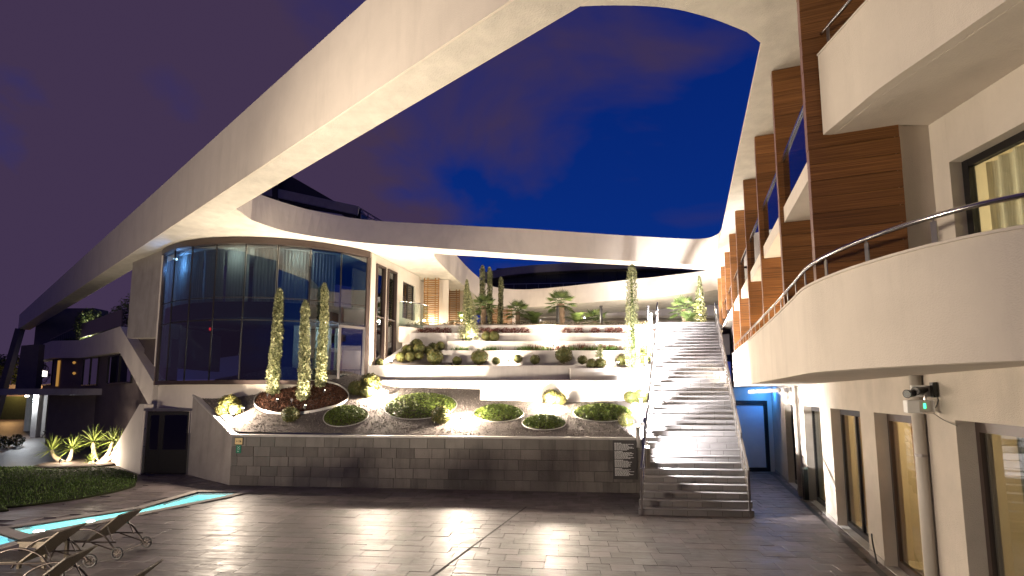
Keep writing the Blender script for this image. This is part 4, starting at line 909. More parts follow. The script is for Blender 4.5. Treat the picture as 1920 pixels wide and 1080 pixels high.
# ================================================================== POOLS
def pool(poly, name, tile, depth, lab):
    t = struct(bpy.data.objects.new(name, None)); COL.objects.link(t); ORG[t.name] = (0, 0, 0)
    c = Vector((sum(p[0] for p in poly) / len(poly), sum(p[1] for p in poly) / len(poly), 0)); n = len(poly)
    def out(p, d): v = Vector((p[0] - c.x, p[1] - c.y, 0)); return (p[0] + v.x / v.length * d, p[1] + v.y / v.length * d)
    a = sum(poly[i][0] * poly[(i + 1) % n][1] - poly[(i + 1) % n][0] * poly[i][1] for i in range(n)); sg = 1 if a > 0 else -1
    m = MB()
    for i in range(n):
        p, q = Vector((*poly[i], 0)), Vector((*poly[(i + 1) % n], 0)); e = (q - p).normalized(); nn = Vector((e.y, -e.x, 0)) * sg
        m.solid([p + Vector((0, 0, -depth)), q + Vector((0, 0, -depth)), q + Vector((0, 0, -.02)), p + Vector((0, 0, -.02))], nn * .1)
        cp = MB().solid([p - e * .02 + Vector((0, 0, .004)), q + e * .02 + Vector((0, 0, .004)), q + nn * .26 + e * .2 + Vector((0, 0, .004)), p + nn * .26 - e * .2 + Vector((0, 0, .004))], (0, 0, .018 + .0006 * i)); cp.build('coping', 'concrete', t)
    m.build('pool_wall', tile, t); MB().prism([out(p, .1) for p in poly], -depth - .1, -depth).build('pool_floor', tile, t)
    MB().add([(p[0], p[1], -.035) for p in (poly if a > 0 else poly[::-1])], [tuple(range(n))]).build('water', 'water', t); return t
p1 = pool(POOL1, 'pool_channel', 'pool_tile', .9, ''); p2_ = pool(POOL2, 'pool', 'pool_white', 1.2, '')
for x, y, w in ((-9.35, 15.0, 260), (-10.0, 13.6, 70), (-10.6, 12.75, 260), (-11.1, 11.9, 50)):
    t = thing('pool_light', f'underwater light in the narrow pool, {"far bright" if y > 14.5 else "dim middle" if y > 13 else "near bright" if y > 12 else "dim near-end"} one', 'lamp', (x, y, -.6), 'underwater lights of the narrow pool')
    MB().lathe([(.07, 0), (.08, .03), (.07, .05)], (x, y, -.62), 10).build('housing', 'lens_small' if w > 100 else 'white_plastic', t); lamp('pool_glow', (x, y, -.30), w * 6, (.85, 1, .96), .1, t)
t = thing('pool_light', 'underwater light of the pool corner at the lower left', 'lamp', (-11.4, 10.7, -.8)); MB().lathe([(.07, 0), (.08, .03), (.07, .05)], (-11.4, 10.7, -.82), 10).build('housing', 'white_plastic', t); lamp('pool_glow', (-11.4, 10.5, -.4), 160, (.35, .8, 1), .1, t)

# ================================================================== PLANTS
def ball_mesh(i):
    n = 1500; P_ = sphere_pts(n); lump = 1 + .03 * np.sin(P_[:, 0] * 7 + i) + .03 * np.sin(P_[:, 1] * 6 + 2 * i); rr = (lump * rng.uniform(.90, 1.03, n))[:, None]
    me = cloud_mesh('foliage', P_ * rr * .5, P_, .075, 'leaf_box', .75, .7); return me
BALLS = [ball_mesh(i) for i in range(4)]
CORE = MB().lathe([(.02, -.46), (.2, -.40), (.36, -.25), (.43, 0), (.36, .25), (.2, .40), (.02, .46)], (0, 0, 0), 14).mesh('inner_twigs', 'leaf_dark', True)
STEM = MB().tube([(0, 0, -.62), (0, 0, -.3)], .05, 6).mesh('stem', 'trunk')
nb_ = [0]
def ball(c, d, lab, group):
    t = thing('box_ball', lab, 'shrub', (c.x, c.y, c.z - d / 2), group); k = nb_[0]; nb_[0] += 1
    for nm, me in (('foliage', BALLS[k % 4]), ('inner_twigs', CORE), ('stem', STEM)): child(nm, me, t, (0, 0, d / 2), (0, 0, k * 1.3 if nm == 'foliage' else 0), (d, d, d * (.94 if nm != 'stem' else .85)))
def bed_ball(x, y, dpx, lab):
    b = on_bed(x, y + dpx * .46); lim = 19.25 if b.x > -1.4 else 20.3
    if b.y > lim: b = Vector((b.x * lim / b.y, lim, bed_z(b.x * lim / b.y, lim)))
    d = dpx * b.y / F; ball(Vector((b.x, b.y + d * .2, b.z + d * .46)), d, lab, 'clipped box balls on the gravel bed')
for x, y, d, lab in ((425, 757, 36, 'largest of three box balls at the left end of the gravel bed'), (413, 769, 23, 'small yellow-lit box ball in front of the left-end group'), (439, 768, 25, 'box ball beside the left-end floodlight, right of its group'),
    (541, 778, 32, 'lone box ball in front of the mulch circle'), (666, 728, 30, 'left box ball of the trio by the pavilion door'), (692, 717, 37, 'biggest, uppermost box ball of the trio by the pavilion door'), (686, 734, 28, 'front box ball of the trio by the pavilion door'),
    (826, 779, 37, 'large box ball between the big ground-cover circle and its neighbour'), (1034, 731, 32, 'upper box ball in front of the bright low white wall'), (1050, 743, 26, 'lower box ball touching its twin in front of the low white wall'),
    (1184, 741, 25, 'left box ball of the pair beside the stairs'), (1203, 734, 29, 'right box ball of the pair beside the stairs'), (1175, 788, 28, 'small dark box ball at the right edge of the right-hand ground-cover circle')): bed_ball(x, y, d, lab)
def ter_ball(x, y, dpx, Y, lab, grp): c = at_y(x, y, Y); ball(c, dpx * Y / F, lab, grp)
G3 = 'clipped box balls in the terrace row'
row = [(815.7, 669, 31, 'large box ball at the left start of the terrace row'), (857, 676.5, 18, 'small box ball second in the terrace row'), (899, 669.5, 31, 'large box ball third in the terrace row'), (930, 677, 16, 'small box ball just left of the terrace-row floodlight'), (971, 672.5, 17, 'small box ball just right of the terrace-row floodlight'),
    (1003, 674, 19, 'middle-sized box ball left of the biggest one in the terrace row'), (1057, 665, 32, 'biggest box ball in the middle of the terrace row'), (1091.5, 674.5, 18, 'small box ball right of the biggest one in the terrace row'), (1165, 675.5, 20, 'small box ball left of the tall cypress'), (1207, 668, 31, 'large box ball between the tall cypress and the stairs')]
for x, y, d, lab in row: ter_ball(x, y, d, 21.85, lab, G3)
for x, y, d, lab in ((1109, 682, 21, 'left of two box balls on the short wall block'), (1126, 681, 21, 'right of two box balls on the short wall block, topped by a spire')): ter_ball(x, y, d, 21.1, lab, G3)
GC = 'clustered box balls by the ramp'
for x, y, d, Y, lab in ((781, 647, 25, 22.9, 'topmost box ball of the cluster by the ramp'), (766, 658, 26, 22.6, 'left middle box ball of the cluster by the ramp'), (787, 655, 24, 22.4, 'centre box ball of the cluster by the ramp'), (770, 669, 19, 22.0, 'front left yellowish box ball of the cluster'), (786, 667, 17, 22.05, 'front right small box ball of the cluster'),
    (803, 657, 18, 22.5, 'box ball joining the cluster to its right pair'), (812, 652, 20, 22.8, 'left ball of the pair at the cluster right end'), (825, 649, 18, 22.9, 'right ball of the pair at the cluster right end'), (752, 669, 20, 22.1, 'pale box ball at the cluster left edge beside the floodlight'), (713, 679, 14, 21.7, 'tiny box ball left of the ramp floodlight')): ter_ball(x, y, d, Y, lab, GC)
ter_ball(912, 630.5, 20, 23.3, 'left of two box balls beside the conical cypress', 'box balls beside the conical cypress'); ter_ball(926, 630.5, 21, 23.3, 'right of two box balls beside the conical cypress', 'box balls beside the conical cypress')

def column_mesh(h, r0, r1, n, size, m='leaf_cypress', cone=False, rag=.16):
    t = rng.random(n); a = rng.random(n) * 2 * PI
    if cone: prof = r0 * (1 - t ** 1.3) + .03
    else: prof = np.where(t < .06, r0 * (.8 + t * 3.3), np.where(t > .9, (r1) * np.sqrt(np.clip((1 - t) / .1, 0, 1)) + .02, r0 + (r1 - r0) * t))
    ph = rng.uniform(0, 6, 4); prof = prof * (1 + .10 * np.sin(a * 3 + t * 9 + ph[0]) + .08 * np.sin(t * 31 + a * 2 + ph[1])) * rng.uniform(1 - rag * 2.4, 1 + rag, n)
    bend = .04 * np.sin(t * 4 + ph[2]) * r0 * 4
    P_ = np.stack([np.cos(a) * prof + bend, np.sin(a) * prof, t * h], 1); N_ = np.stack([np.cos(a), np.sin(a), np.full(n, .5)], 1)
    return cloud_mesh('crown', P_, N_, size, m, .6, .6)
def cypress(base, h, r0, r1, n, size, lab, group, cone=False, m='leaf_cypress'):
    t = thing('cypress_tree', lab, 'tree', tuple(base), group); child('crown', column_mesh(h, r0, r1, n, size, m, cone), t, (0, 0, .06))
    MB().tube([tuple(base + Vector((0, 0, -.15))), tuple(base + Vector((0, 0, h * .5))), tuple(base + Vector((0, 0, h * .94)))], [max(.04, r0 * .35), max(.03, r0 * .3), .015], 8).build('trunk', 'leaf_dark', t)
CYG = 'three columnar cypresses in the mulch circle'
for x, yb__, xt, yt, w, lab in ((513, 741, 524, 543, 25, 'left columnar cypress of the three in front of the glass pavilion'), (566, 753, 573, 566, 25, 'middle, lowest-standing cypress of the three before the glass pavilion'), (601, 728, 603, 533, 21, 'right columnar cypress of the three in front of the glass pavilion')):
    b = on_bed(x, yb__); h = at_y(xt, yt, b.y).z - b.z; r = w / 2 * b.y / F; cypress(b, h, r * .88, r * .55, 6500, .068, lab, CYG)
b = at_y(1188, 691, 21.05); h = px_z(498, 21.05) - b.z; cypress(b, h, .31, .19, 4200, .07, 'tallest single columnar cypress standing beside the stairs', 'single cypresses')
b = at_y(877, 638, 23.3); cypress(b, px_z(527, 23.3) - b.z, .42, .1, 3600, .08, 'conical cypress on the terrace in front of the second timber screen', 'single cypresses', True)
for x, yt, w, lab in ((904, 500, 12, 'thin cypress, left of the close upright pair behind the hedge'), (917, 503, 11, 'thin dark cypress, right of the close upright pair behind the hedge'), (938, 522, 10, 'shortest thin cypress standing apart behind the hedge')):
    Y = 27; z = 6.6; b = Vector((px_x(x, Y), Y, z)); cypress(b, px_z(yt, Y) - z, w / 2 * Y / F, w / 2 * Y / F * .8, 2600, .09, lab, 'thin cypresses behind the hedge')
b = Vector((px_x(1318, 26.5), 26.5, 6.6)); cypress(b, px_z(519, 26.5) - 6.6, .36, .08, 3000, .09, 'conical cypress at the top of the stairs', 'single cypresses', True)
b = at_y(1126, 672, 21.1); cypress(b, px_z(648, 21.1) - b.z, .16, .03, 700, .06, 'little clipped spire growing out of a box ball', 'single cypresses', True)

# ---- ground-cover circles with metal edging
def on_frame(c, u, v): X, Y = c.x + u, c.y + v; return (X, Y, bed_z(X, Y))
def cover(x, y, w, hpx, lab):
    c = on_bed(x, y + hpx * .1); rx = w / 2 * c.y / F; ry = rx * .80
    t = thing('ground_cover', lab, 'plant', tuple(c), 'round ground-cover plantings')
    n = int(3000 * rx); a = rng.random(n) * 2 * PI; q = np.sqrt(rng.random(n)); P_ = []
    for i in range(n):
        u, v = rx * q[i] * math.cos(a[i]), ry * q[i] * math.sin(a[i]); p = on_frame(c, u, v); hh = .16 * (1 - q[i] ** 4) * random.uniform(.5, 1.1) + .03; P_.append((p[0] - c.x, p[1] - c.y, p[2] - c.z + hh))
    child('foliage', cloud_mesh('foliage', np.array(P_), np.tile((0, -.3, 1.), (n, 1)), .075, 'leaf_cover', .8, .6), t)
    MB().prism([on_frame(c, rx * math.cos(k * PI / 16) * .95, ry * math.sin(k * PI / 16) * .95)[:2] for k in range(32)], [on_frame(c, rx * math.cos(k * PI / 16) * .95, ry * math.sin(k * PI / 16) * .95)[2] - .1 for k in range(32)], [on_frame(c, rx * math.cos(k * PI / 16) * .95, ry * math.sin(k * PI / 16) * .95)[2] + .05 for k in range(32)]).build('root_mat', 'soil', t)
    MB().tube([Vector(on_frame(c, (rx + .03) * math.cos(k * PI / 24), (ry + .03) * math.sin(k * PI / 24))) + Vector((0, 0, .02)) for k in range(48)], .018, 5, True).build('edging', 'edging', t)
for q in ((789, 757, 131, 40, 'largest ground-cover circle, left of centre behind the lone large ball'), (649, 778, 78, 26, 'small ground-cover circle nearest the mulch bed'), (935, 772, 90, 36, 'ground-cover circle right of the brightest middle floodlight'), (1020, 791, 78, 24, 'low ground-cover circle closest to the block wall coping'), (1130, 771, 107, 34, 'ground-cover circle at right beside the small dark ball')): cover(*q)
# ---- mulch circle
mc = on_bed(566, 745); mrx, mry = 1.78, .95
mt = thing('mulch_circle', 'dark bark mulch circle with pale metal edge under the three cypresses', 'planting bed', tuple(mc))
ring_ = [(mrx * math.cos(k * PI / 24), mry * math.sin(k * PI / 24)) for k in range(48)]
MB().prism([on_frame(mc, u, v)[:2] for u, v in ring_], [on_frame(mc, u, v)[2] - .15 for u, v in ring_], [on_frame(mc, u, v)[2] + .03 for u, v in ring_]).build('mulch_base', 'mulch', mt)
wall_strip(MB(), [Vector(on_frame(mc, u * 1.015, v * 1.015)) for u, v in ring_ + ring_[:1]], -.015, 0, 0) if False else None
m = MB()
for (u0, v0), (u1, v1) in zip(ring_, ring_[1:] + ring_[:1]): a, b = Vector(on_frame(mc, u0 * 1.01, v0 * 1.01)), Vector(on_frame(mc, u1 * 1.01, v1 * 1.01)); m.solid([a - Vector((0, 0, .1)), b - Vector((0, 0, .1)), b + Vector((0, 0, .09)), a + Vector((0, 0, .09))], Vector((-(u0), -(v0), 0)).normalized() * .02)
m.build('edging', 'edging', mt)
pts = []
for _ in range(4500): q = math.sqrt(random.random()) * .97; a = random.uniform(0, 2 * PI); p = on_frame(mc, mrx * q * math.cos(a), mry * q * math.sin(a)); pts.append((p[0], p[1], p[2] + .045))
o = chips('bark_chips', 'bark_chips', pts, .03); o['kind'] = 'stuff'; o.parent = mt; o.location = Vector(o.location) - Vector(mt.location)

# ---- grasses, red shrubs, hedge, palms
def blades(P0, n, hmin, hmax, spread, w, m, name, lean=.35):
    b = MB()
    for _ in range(n):
        p = P0(); h = random.uniform(hmin, hmax); a = random.uniform(0, 2 * PI); d = Vector((math.cos(a), math.sin(a), 0)); s = Vector((-d.y, d.x, 0)) * w / 2; l = h * random.uniform(.1, lean + .3)
        m1 = p + Vector((0, 0, h * .6)) + d * l * .35; tip = p + Vector((0, 0, h * .92)) + d * l
        b.add([p - s, p + s, m1 + s * .8, m1 - s * .8, tip], [(0, 1, 2, 3), (3, 2, 4)])
    return b
def tuft(x, Y, z, wid, n, h, m, lab, group, name='grass_tuft', cat='grass', dep=.12):
    X = px_x(x, Y); b = blades(lambda: Vector((X + random.gauss(0, wid / 2.4), Y + random.uniform(-dep, dep), z)), n, h * .5, h, 0, .022, m, name); return tag(b.build(name, m), lab, cat, group)
z4, z5, z6, z7 = TW['4'][1], TW['5'][1], TW['6'][1], TW['7'][1]
for x, w, lab in ((862, .5, 'green grass clump left of the conical cypress light'), (920, .55, 'green grass clump below the two box balls'), (985, .55, 'green grass clump in the left of the long grass row'), (1018, .5, 'green grass clump left of the grass-row floodlight'), (1075, .6, 'green grass clump right of the grass-row floodlight'), (1110, .6, 'green grass clump above the spire'), (1148, .6, 'green grass clump left of the tall cypress')):
    tuft(x, 22.72, z4 - .05, w, 150, .36, 'leaf_grass', lab, 'green grass clumps')
for x, w, lab in ((1000, .6, 'red-tipped grass clump at the left of its row'), (1045, .7, 'red-tipped grass clump over the grass-row floodlight'), (1090, .7, 'red-tipped grass clump second from the tall cypress'), (1140, .7, 'red-tipped grass clump next to the tall cypress'), (1212, .35, 'red-tipped grass clump squeezed between cypress and stairs')):
    tuft(x, 22.86, z4 - .05, w, 150, .52, 'leaf_red', lab, 'red-tipped grass clumps')
for i, x in enumerate((782, 800, 818, 836, 900, 914, 930, 948, 966, 984, 1064, 1087, 1118, 1146, 1164, 1222)):
    Y = 23.95; c = Vector((px_x(x, Y), Y, z6 - .04)); n = 340; P_ = sphere_pts(n) * rng.uniform(.5, 1.05, (n, 1)) * np.array((.27, .16, .19)); P_[:, 2] += .17
    words = ['first', 'second', 'third', 'fourth', 'fifth', 'sixth', 'seventh', 'eighth', 'ninth', 'tenth', 'eleventh', 'twelfth', 'thirteenth', 'fourteenth', 'fifteenth', 'sixteenth']
    tag(mesh_obj('red_shrub', cloud_mesh('red_shrub', P_, P_, .06, 'leaf_red', .8), None, tuple(c)), words[i] + ' low reddish shrub from the left in the row on the white wall', 'shrub', 'low reddish shrubs')
pts = []
for _ in range(7000): X = random.uniform(TW['7'][2] - .2, TW['7'][3] - .2); pts.append((X, random.uniform(24.35, 24.7), random.uniform(z7 - .1, z7 + .22 + .05 * math.sin(X * 4))))
leafbox('low_hedge', pts, .06, 'leaf_hedge', 'long low dark hedge along the top terrace wall', 'hedge')
def fan_palm(c, th, nl, rl, lab, m='leaf_palm', trunk_r=.12, lo=-.5):
    t = thing('fan_palm', lab, 'palm', tuple(c), 'palms on the upper terrace')
    pr = []
    for k in range(9): z = th * k / 8; pr.append((trunk_r * (1.15 if k % 2 else .95), z))
    MB().lathe(pr, tuple(c), 10).build('trunk', 'trunk', t)
    top = c + Vector((0, 0, th)); b = MB()
    for k in range(nl):
        a = 2.4 * k + random.uniform(-.2, .2); el = lo + (1.35 - lo) * (k / nl); d = Vector((math.cos(a) * math.cos(el), math.sin(a) * math.cos(el), math.sin(el))); hub = top + d * rl * .45; side = d.cross(Vector((0, 0, 1)))
        if side.length < .1: side = Vector((1, 0, 0))
        side.normalize(); up_ = side.cross(d)
        b.bar(top, hub, .02, .02)
        for j in range(13):
            f = (j - 6) / 6 * 1.35; e = d * math.cos(f) + side * math.sin(f); tip = hub + e * rl * .55 * (1 - .12 * abs(f)) - Vector((0, 0, .10 * rl)); w = up_.cross(e).normalized() * .028 * rl
            mid = hub.lerp(tip, .55) + up_ * .02; b.add([hub - w * .2, mid - w, tip, mid + w], [(0, 1, 2, 3)])
    b.build('fronds', m, t)
def cycad(c, n, rl, lab, m='leaf_palm'):
    t = thing('cycad', lab, 'palm', tuple(c), 'feathery low palms on the upper terrace'); MB().lathe([(.12, 0), (.16, .15), (.1, .3)], tuple(c), 8).build('trunk', 'trunk', t); b = MB(); top = c + Vector((0, 0, .28))
    for k in range(n):
        a = 2.4 * k; el = random.uniform(.25, 1.3); pts_ = [top + Vector((math.cos(a) * math.cos(el) * s, math.sin(a) * math.cos(el) * s, math.sin(el) * s - .35 * s * s / rl)) for s in np.linspace(0, rl, 9)]
        for p0, p1 in zip(pts_[:-1], pts_[1:]):
            d = (p1 - p0).normalized(); s = d.cross(Vector((0, 0, 1))).normalized()
            for q in (0, .33, .66):
                p = p0.lerp(p1, q)
                for sg in (1, -1): tip = p + s * sg * rl * .22 + d * .08; b.add([p, p + d * .03, tip], [(0, 1, 2)])
    b.build('fronds', m, t)
def tp(x, Y): return Vector((px_x(x, Y), Y, 6.6))
fan_palm(tp(906, 25.6), 1.15, 22, .85, 'fan palm rising behind the conical cypress'); fan_palm(tp(971, 26.2), .95, 22, .85, 'dark fan palm right of the thin cypresses'); fan_palm(tp(1053, 26.0), 1.35, 24, 1.0, 'tallest fan palm with brightly lit trunk on the upper terrace', trunk_r=.2)
cycad(tp(1002, 26), 26, 1.0, 'feathery low palm between the two larger fan palms'); cycad(tp(1085, 25.8), 26, .95, 'feathery low palm left of the top-terrace floodlight'); fan_palm(tp(1118, 26.4), .45, 20, .95, 'short fan palm right of the top-terrace floodlight'); cycad(tp(868, 25.6), 18, .9, 'feathery low palm beside the second timber screen')
fan_palm(tp(1288, 26.6), 1.15, 22, 1.0, 'fan palm at the head of the stairs, left of the conical cypress'); cycad(tp(1297, 25.4), 30, .85, 'bright spiky low palm at the head of the stairs')
for x, y in ((1047, 591), (1130, 589), (1220, 587)):
    Y = 25.2; X = px_x(x, Y); t = thing('bollard_light', {1047: 'dark bollard beside the lit palm trunk', 1130: 'dark bollard right of the top-terrace floodlight', 1220: 'dark bollard near the head of the stairs'}[x], 'bollard', (X, Y, 6.6), 'dark bollards along the upper terrace')
    MB().lathe([(.08, 0), (.08, .95), (.06, .96), (.06, 1.02), (.085, 1.03), (.085, 1.1)], (X, Y, 6.6), 12).build('post', 'black_plastic', t)

# ---- yucca group beside the lawn
def yucca(base, branches, lab):
    t = thing('yucca', lab, 'plant', tuple(base))
    for (dx, dy, h, nb2, rl) in branches:
        p0 = base + Vector((dx * .18, dy * .18, 0)); p1 = base + Vector((dx * .75, dy * .75, h * .45)); p2_ = base + Vector((dx, dy, h))
        MB().tube(smoothpath([p0, p1, p2_], 5), [.11 - .006 * i for i in range(11)], 8).build('stem', 'yucca_bark', t)
        b = MB()
        for k in range(nb2):
            a = 2.399 * k; el = -.5 + 1.95 * (k / nb2); d = Vector((math.cos(a) * math.cos(el), math.sin(a) * math.cos(el), math.sin(el))); l = rl * 1.12 * random.uniform(.8, 1.1); s = d.cross(Vector((.1, .2, 1))).normalized() * .022
            q = p2_ + d * l * .5 + Vector((0, 0, .02)); b.add([p2_ - s * .6, p2_ + s * .6, q + s, q - s, p2_ + d * l - Vector((0, 0, .03 * l))], [(0, 1, 2, 3), (3, 2, 4)])
        b.build('leaf_rosette', 'leaf_yucca', t)
yb0 = at_z(163, 868, .03); yucca(yb0 + Vector((.5, 0, 0)), ((-.3, 0, .95, 70, .78), (.5, .1, .95, 64, .72), (1.05, -.1, .8, 60, .78), (-.05, -.3, .12, 40, .4)), 'branching yucca with three lit rosettes beside the slanted wall')
yucca(yb0 + Vector((-1.0, .1, 0)), ((-.75, 0, .55, 60, .72), (.1, .1, .62, 60, .66)), 'left yucca with two lower lit rosettes at the lawn edge')
MB_ = MB().lathe([(1.7, 0), (1.75, .05), (1.6, .09)], (yb0.x, yb0.y, .005), 20); struct(MB_.build('planting_bed', 'soil'))
pts = []
n = 26000
for _ in range(n):
    while True:
        p = (random.uniform(-24, -12.5), random.uniform(13.2, 21.7))
        if inside(p, lawn_poly): break
    pts.append(p)
it = iter(pts); tag(blades(lambda: Vector((*next(it), .028)), n - 1, .03, .075, 0, .016, 'grass_blade', 'lawn_grass').build('lawn_grass', 'grass_blade'), 'short dark lawn grass beside the narrow pool', 'grass', kind='stuff')
for x, y in ((3, 833), (30, 828)):
    p = at_z(x, y + 8, 0); P_ = sphere_pts(420) * .38 * rng.uniform(.6, 1.05, (420, 1)); P_[:, 2] += .33; tag(mesh_obj('small_shrub', cloud_mesh('small_shrub', P_, P_, .13, 'leaf_dark'), None, tuple(p)), ('small dark shrub at the left picture edge beyond the lawn' if x < 10 else 'small dark shrub right of the edge one, beyond the lawn'), 'shrub')

# ================================================================== FLOODLIGHTS
FLOOD = (1, .83, .65)
GLOW = 3.0; BEAM = .2; CONE = 95
def floodlight(p, w, lab, group, aim=(0, .4, 1), size=1., r=.06, lift=.22, col=FLOOD, spot=None):
    p = Vector(p); t = thing('floodlight', lab, 'floodlight', tuple(p), group); a = Vector(aim).normalized(); h = p + Vector((0, 0, .16 * size))
    MB().tube([p + Vector((0, 0, -.1)), h], .012 * size, 6).build('spike', 'black_plastic', t)
    MB().tube([h - a * .03 * size, h + a * .10 * size, h + a * .13 * size], [.05 * size, .075 * size, .085 * size], 12).build('housing', 'black_plastic', t)
    MB().tube([h + a * .1315 * size, h + a * .136 * size], .072 * size, 12).build('lens', 'lens', t)
    if spot: lamp('beam', tuple(h + a * (lift * size)), w, col, r, t, spot, tuple(h + a * 9), .8)
    else:
        lamp('glow', tuple(h + a * (lift * size)), w * GLOW, col, r, t); lamp('beam', tuple(h + a * (lift * size)), w * BEAM, col, r, t, CONE, tuple(h + a * 9), .9)
    return t
GF = 'garden floodlights'
for x, y, w, lab in ((437, 783, 300, 'floodlight at the left end of the gravel bed'), (708, 747, 420, 'floodlight by the trio of balls near the pavilion door'), (864, 789, 420, 'floodlight beside the large ball in the middle of the bed'), (1028, 765, 420, 'floodlight in front of the bright low white wall'), (1203, 748, 420, 'floodlight against the stairs in the gravel bed')):
    floodlight(on_bed(x, y), w, lab, GF, (.15, -.7, .7), .62, .07, .42)
GLOW = .6; BEAM = 1.35; CONE = 80
for x, y, lab in ((455, 775, 'small uplight beside the left-end floodlight, washing the canopy'), (725, 742, 'small uplight near the pavilion door trio, washing the canopy'), (882, 783, 'small uplight beside the middle floodlight, washing the canopy'), (1062, 757, 'small uplight right of the white wall floodlight')):
    floodlight(on_bed(x, y), 700, lab, GF, (0, .05, 1), .7, .06, spot=95)
for x, y, Y, w, lab in ((733, 685, 21.6, 380, 'floodlight at the foot of the ramp'), (953, 682, 21.7, 260, 'floodlight in the row of box balls'), (1158, 688, 21.0, 260, 'floodlight at the foot of the tall cypress'), (884, 640, 22.75, 260, 'floodlight at the foot of the conical cypress'), (1037, 653, 22.65, 170, 'floodlight in the green grass row'), (1026, 621, 23.9, 230, 'floodlight among the reddish shrubs'),
    (1207, 619, 23.9, 260, 'floodlight by the upper stairs'), (1213, 655, 22.7, 260, 'floodlight beside the middle of the stairs'), (1096, 603, 24.9, 300, 'floodlight under the palms on the top terrace'), (865, 608, 25.1, 220, 'floodlight by the second timber screen'), (1313, 597, 25.6, 300, 'floodlight among the palms at the head of the stairs')):
    floodlight(at_y(x, y, Y), w, lab, GF, (0, -.28, 1), .7, .06, .36)
GLOW = 4.0; BEAM = 2.0
floodlight((2.0, 31.5, 6.6), 190, 'floodlight behind the palms washing the rear fascia', GF, (0, .35, 1), .8); floodlight((8.5, 30.0, 6.6), 190, 'floodlight behind the tall cypress washing the rear fascia', GF, (0, .35, 1), .8)
floodlight(yb0 + Vector((-.55, -.75, .02)), 60, 'small floodlight under the left yucca', GF, (0, .6, 1), .8); floodlight(yb0 + Vector((.95, -.7, .02)), 70, 'small floodlight under the right yucca', GF, (0, .6, 1), .8)
for x, y, lit, aim, lab in ((501, 750, 0, 0, 'unlit small spot at the left rim of the mulch circle'), (519, 757, 900, (-.05, .22, 1), 'small spot lighting the left cypress from its foot'), (547, 760, 0, 0, 'unlit small spot left of the middle cypress foot'), (572, 769, 900, (-.05, .22, 1), 'small spot lighting the middle cypress from its foot'), (583, 733, 0, 0, 'unlit small spot behind the middle cypress'), (608, 740, 900, (-.05, .22, 1), 'small spot lighting the right cypress from its foot')):
    p = on_bed(x, y)
    if lit: floodlight(p, lit, lab, 'small mulch spots', aim, .6, .04, spot=75)
    else:
        t = thing('spot_light', lab, 'floodlight', tuple(p), 'small mulch spots'); MB().tube([p, p + Vector((0, 0, .14))], .01, 6).build('spike', 'black_plastic', t); MB().tube([p + Vector((0, 0, .13)), p + Vector((.0, .03, .24))], [.03, .05], 10).build('housing', 'steel', t)
# unseen floods added out of view to light the beam and balconies
floodlight((-10.5, 1.0, 0), 8000, 'floodlight added out of view left of the viewer to light the long beam', 'added floodlights out of view', (.08, .78, .64), 1.4, .5, spot=105)
floodlight((-13.5, 4.5, 0), 10500, 'floodlight added out of view near the pool to light the balconies', 'added floodlights out of view', (1, .32, .34), 1.4, .5, spot=85)
# uplights at the feet of the middle fins
for k in (2, 3, 4, 5):
    Y = 6.6 + 2.45 * k - .75; p = Vector((FX(Y) + .45, Y, 3.70)); q = thing('fin_uplight', ['', '', 'first', 'second', 'third', 'fourth'][k] + ' recessed uplight between the timber fins, counted away from the viewer', 'lamp', tuple(p), 'uplights between the fins')
    MB().lathe([(.06, 0), (.06, .03)], tuple(p), 10).build('lens', 'lens_small', q); lamp('fin_glow', tuple(p + Vector((0, 0, .12))), 220, (1, .82, .6), .05, q)
# added lights along the stairs, standing in for floodlight spill through the rails
for k, t_ in enumerate((.135, .24, .36, .48, .61, .74, .87, .98)):
    p = SL(t_) + Vector((-.22 if k else .17, 0, t_ * 6.62 + (.05 if k else .2))); q = thing('added_stair_light', ['lowest', 'second lowest', 'third lowest', 'fourth', 'fifth', 'sixth', 'seventh', 'highest'][k] + ' of the small lights added along the garden side to brighten the stairs', 'lamp', tuple(p), 'lights added along the stairs')
    MB().box(p.x - .05, p.y - .05, p.z - .2, p.x + .05, p.y + .05, p.z + .46).build('post', 'rail_metal', q); MB().tube([p + Vector((0, 0, .461)), p + Vector((0, 0, .52))], .045, 10).build('lens', 'lens', q); lamp('stair_glow', tuple(p + Vector((0.03, 0, .62))), 2900 if k else 1500, (1, .95, .93), .05, q, 165 if k else 112, tuple(p + Vector((1.4, .65 if k else .2, .62 if k else .25))), .5)

# ================================================================== SIGNS, PIPES, DEVICE
def on_wall(x, y):      # block wall face
    d = ray(x, y); t = (WA.dot(wn) - Vector((0, 0, EYE)).dot(wn)) / d.dot(wn); return Vector((0, 0, EYE)) + d * t
def plate(c, w, h, th, m, name, parent=None, out=.012):
    P0 = [c + wdir * (sx * w / 2) + Vector((0, 0, sz * h / 2)) - wn * out for sx, sz in ((-1, -1), (1, -1), (1, 1), (-1, 1))]; return MB().solid(P0, -wn * th).build(name, m, parent)
c = on_wall(449, 827); sg = thing('pictogram_sign', 'small beige sign with arrow and figures on the block wall', 'sign', tuple(c)); s = c.y / F
plate(c, 16.5 * s, 13.5 * s, .02, 'black_plastic', 'backplate', sg); plate(c, 14.5 * s, 11.5 * s, .01, 'sign_beige', 'face', sg, .033)
def mark(m, c, u, v, w, h, out=.046): P0 = [c + wdir * (u * s) + Vector((0, 0, v * s)) + wdir * (sx * w * s / 2) + Vector((0, 0, sz * h * s / 2)) - wn * out for sx, sz in ((-1, -1), (1, -1), (1, 1), (-1, 1))]; m.solid(P0, -wn * .003)
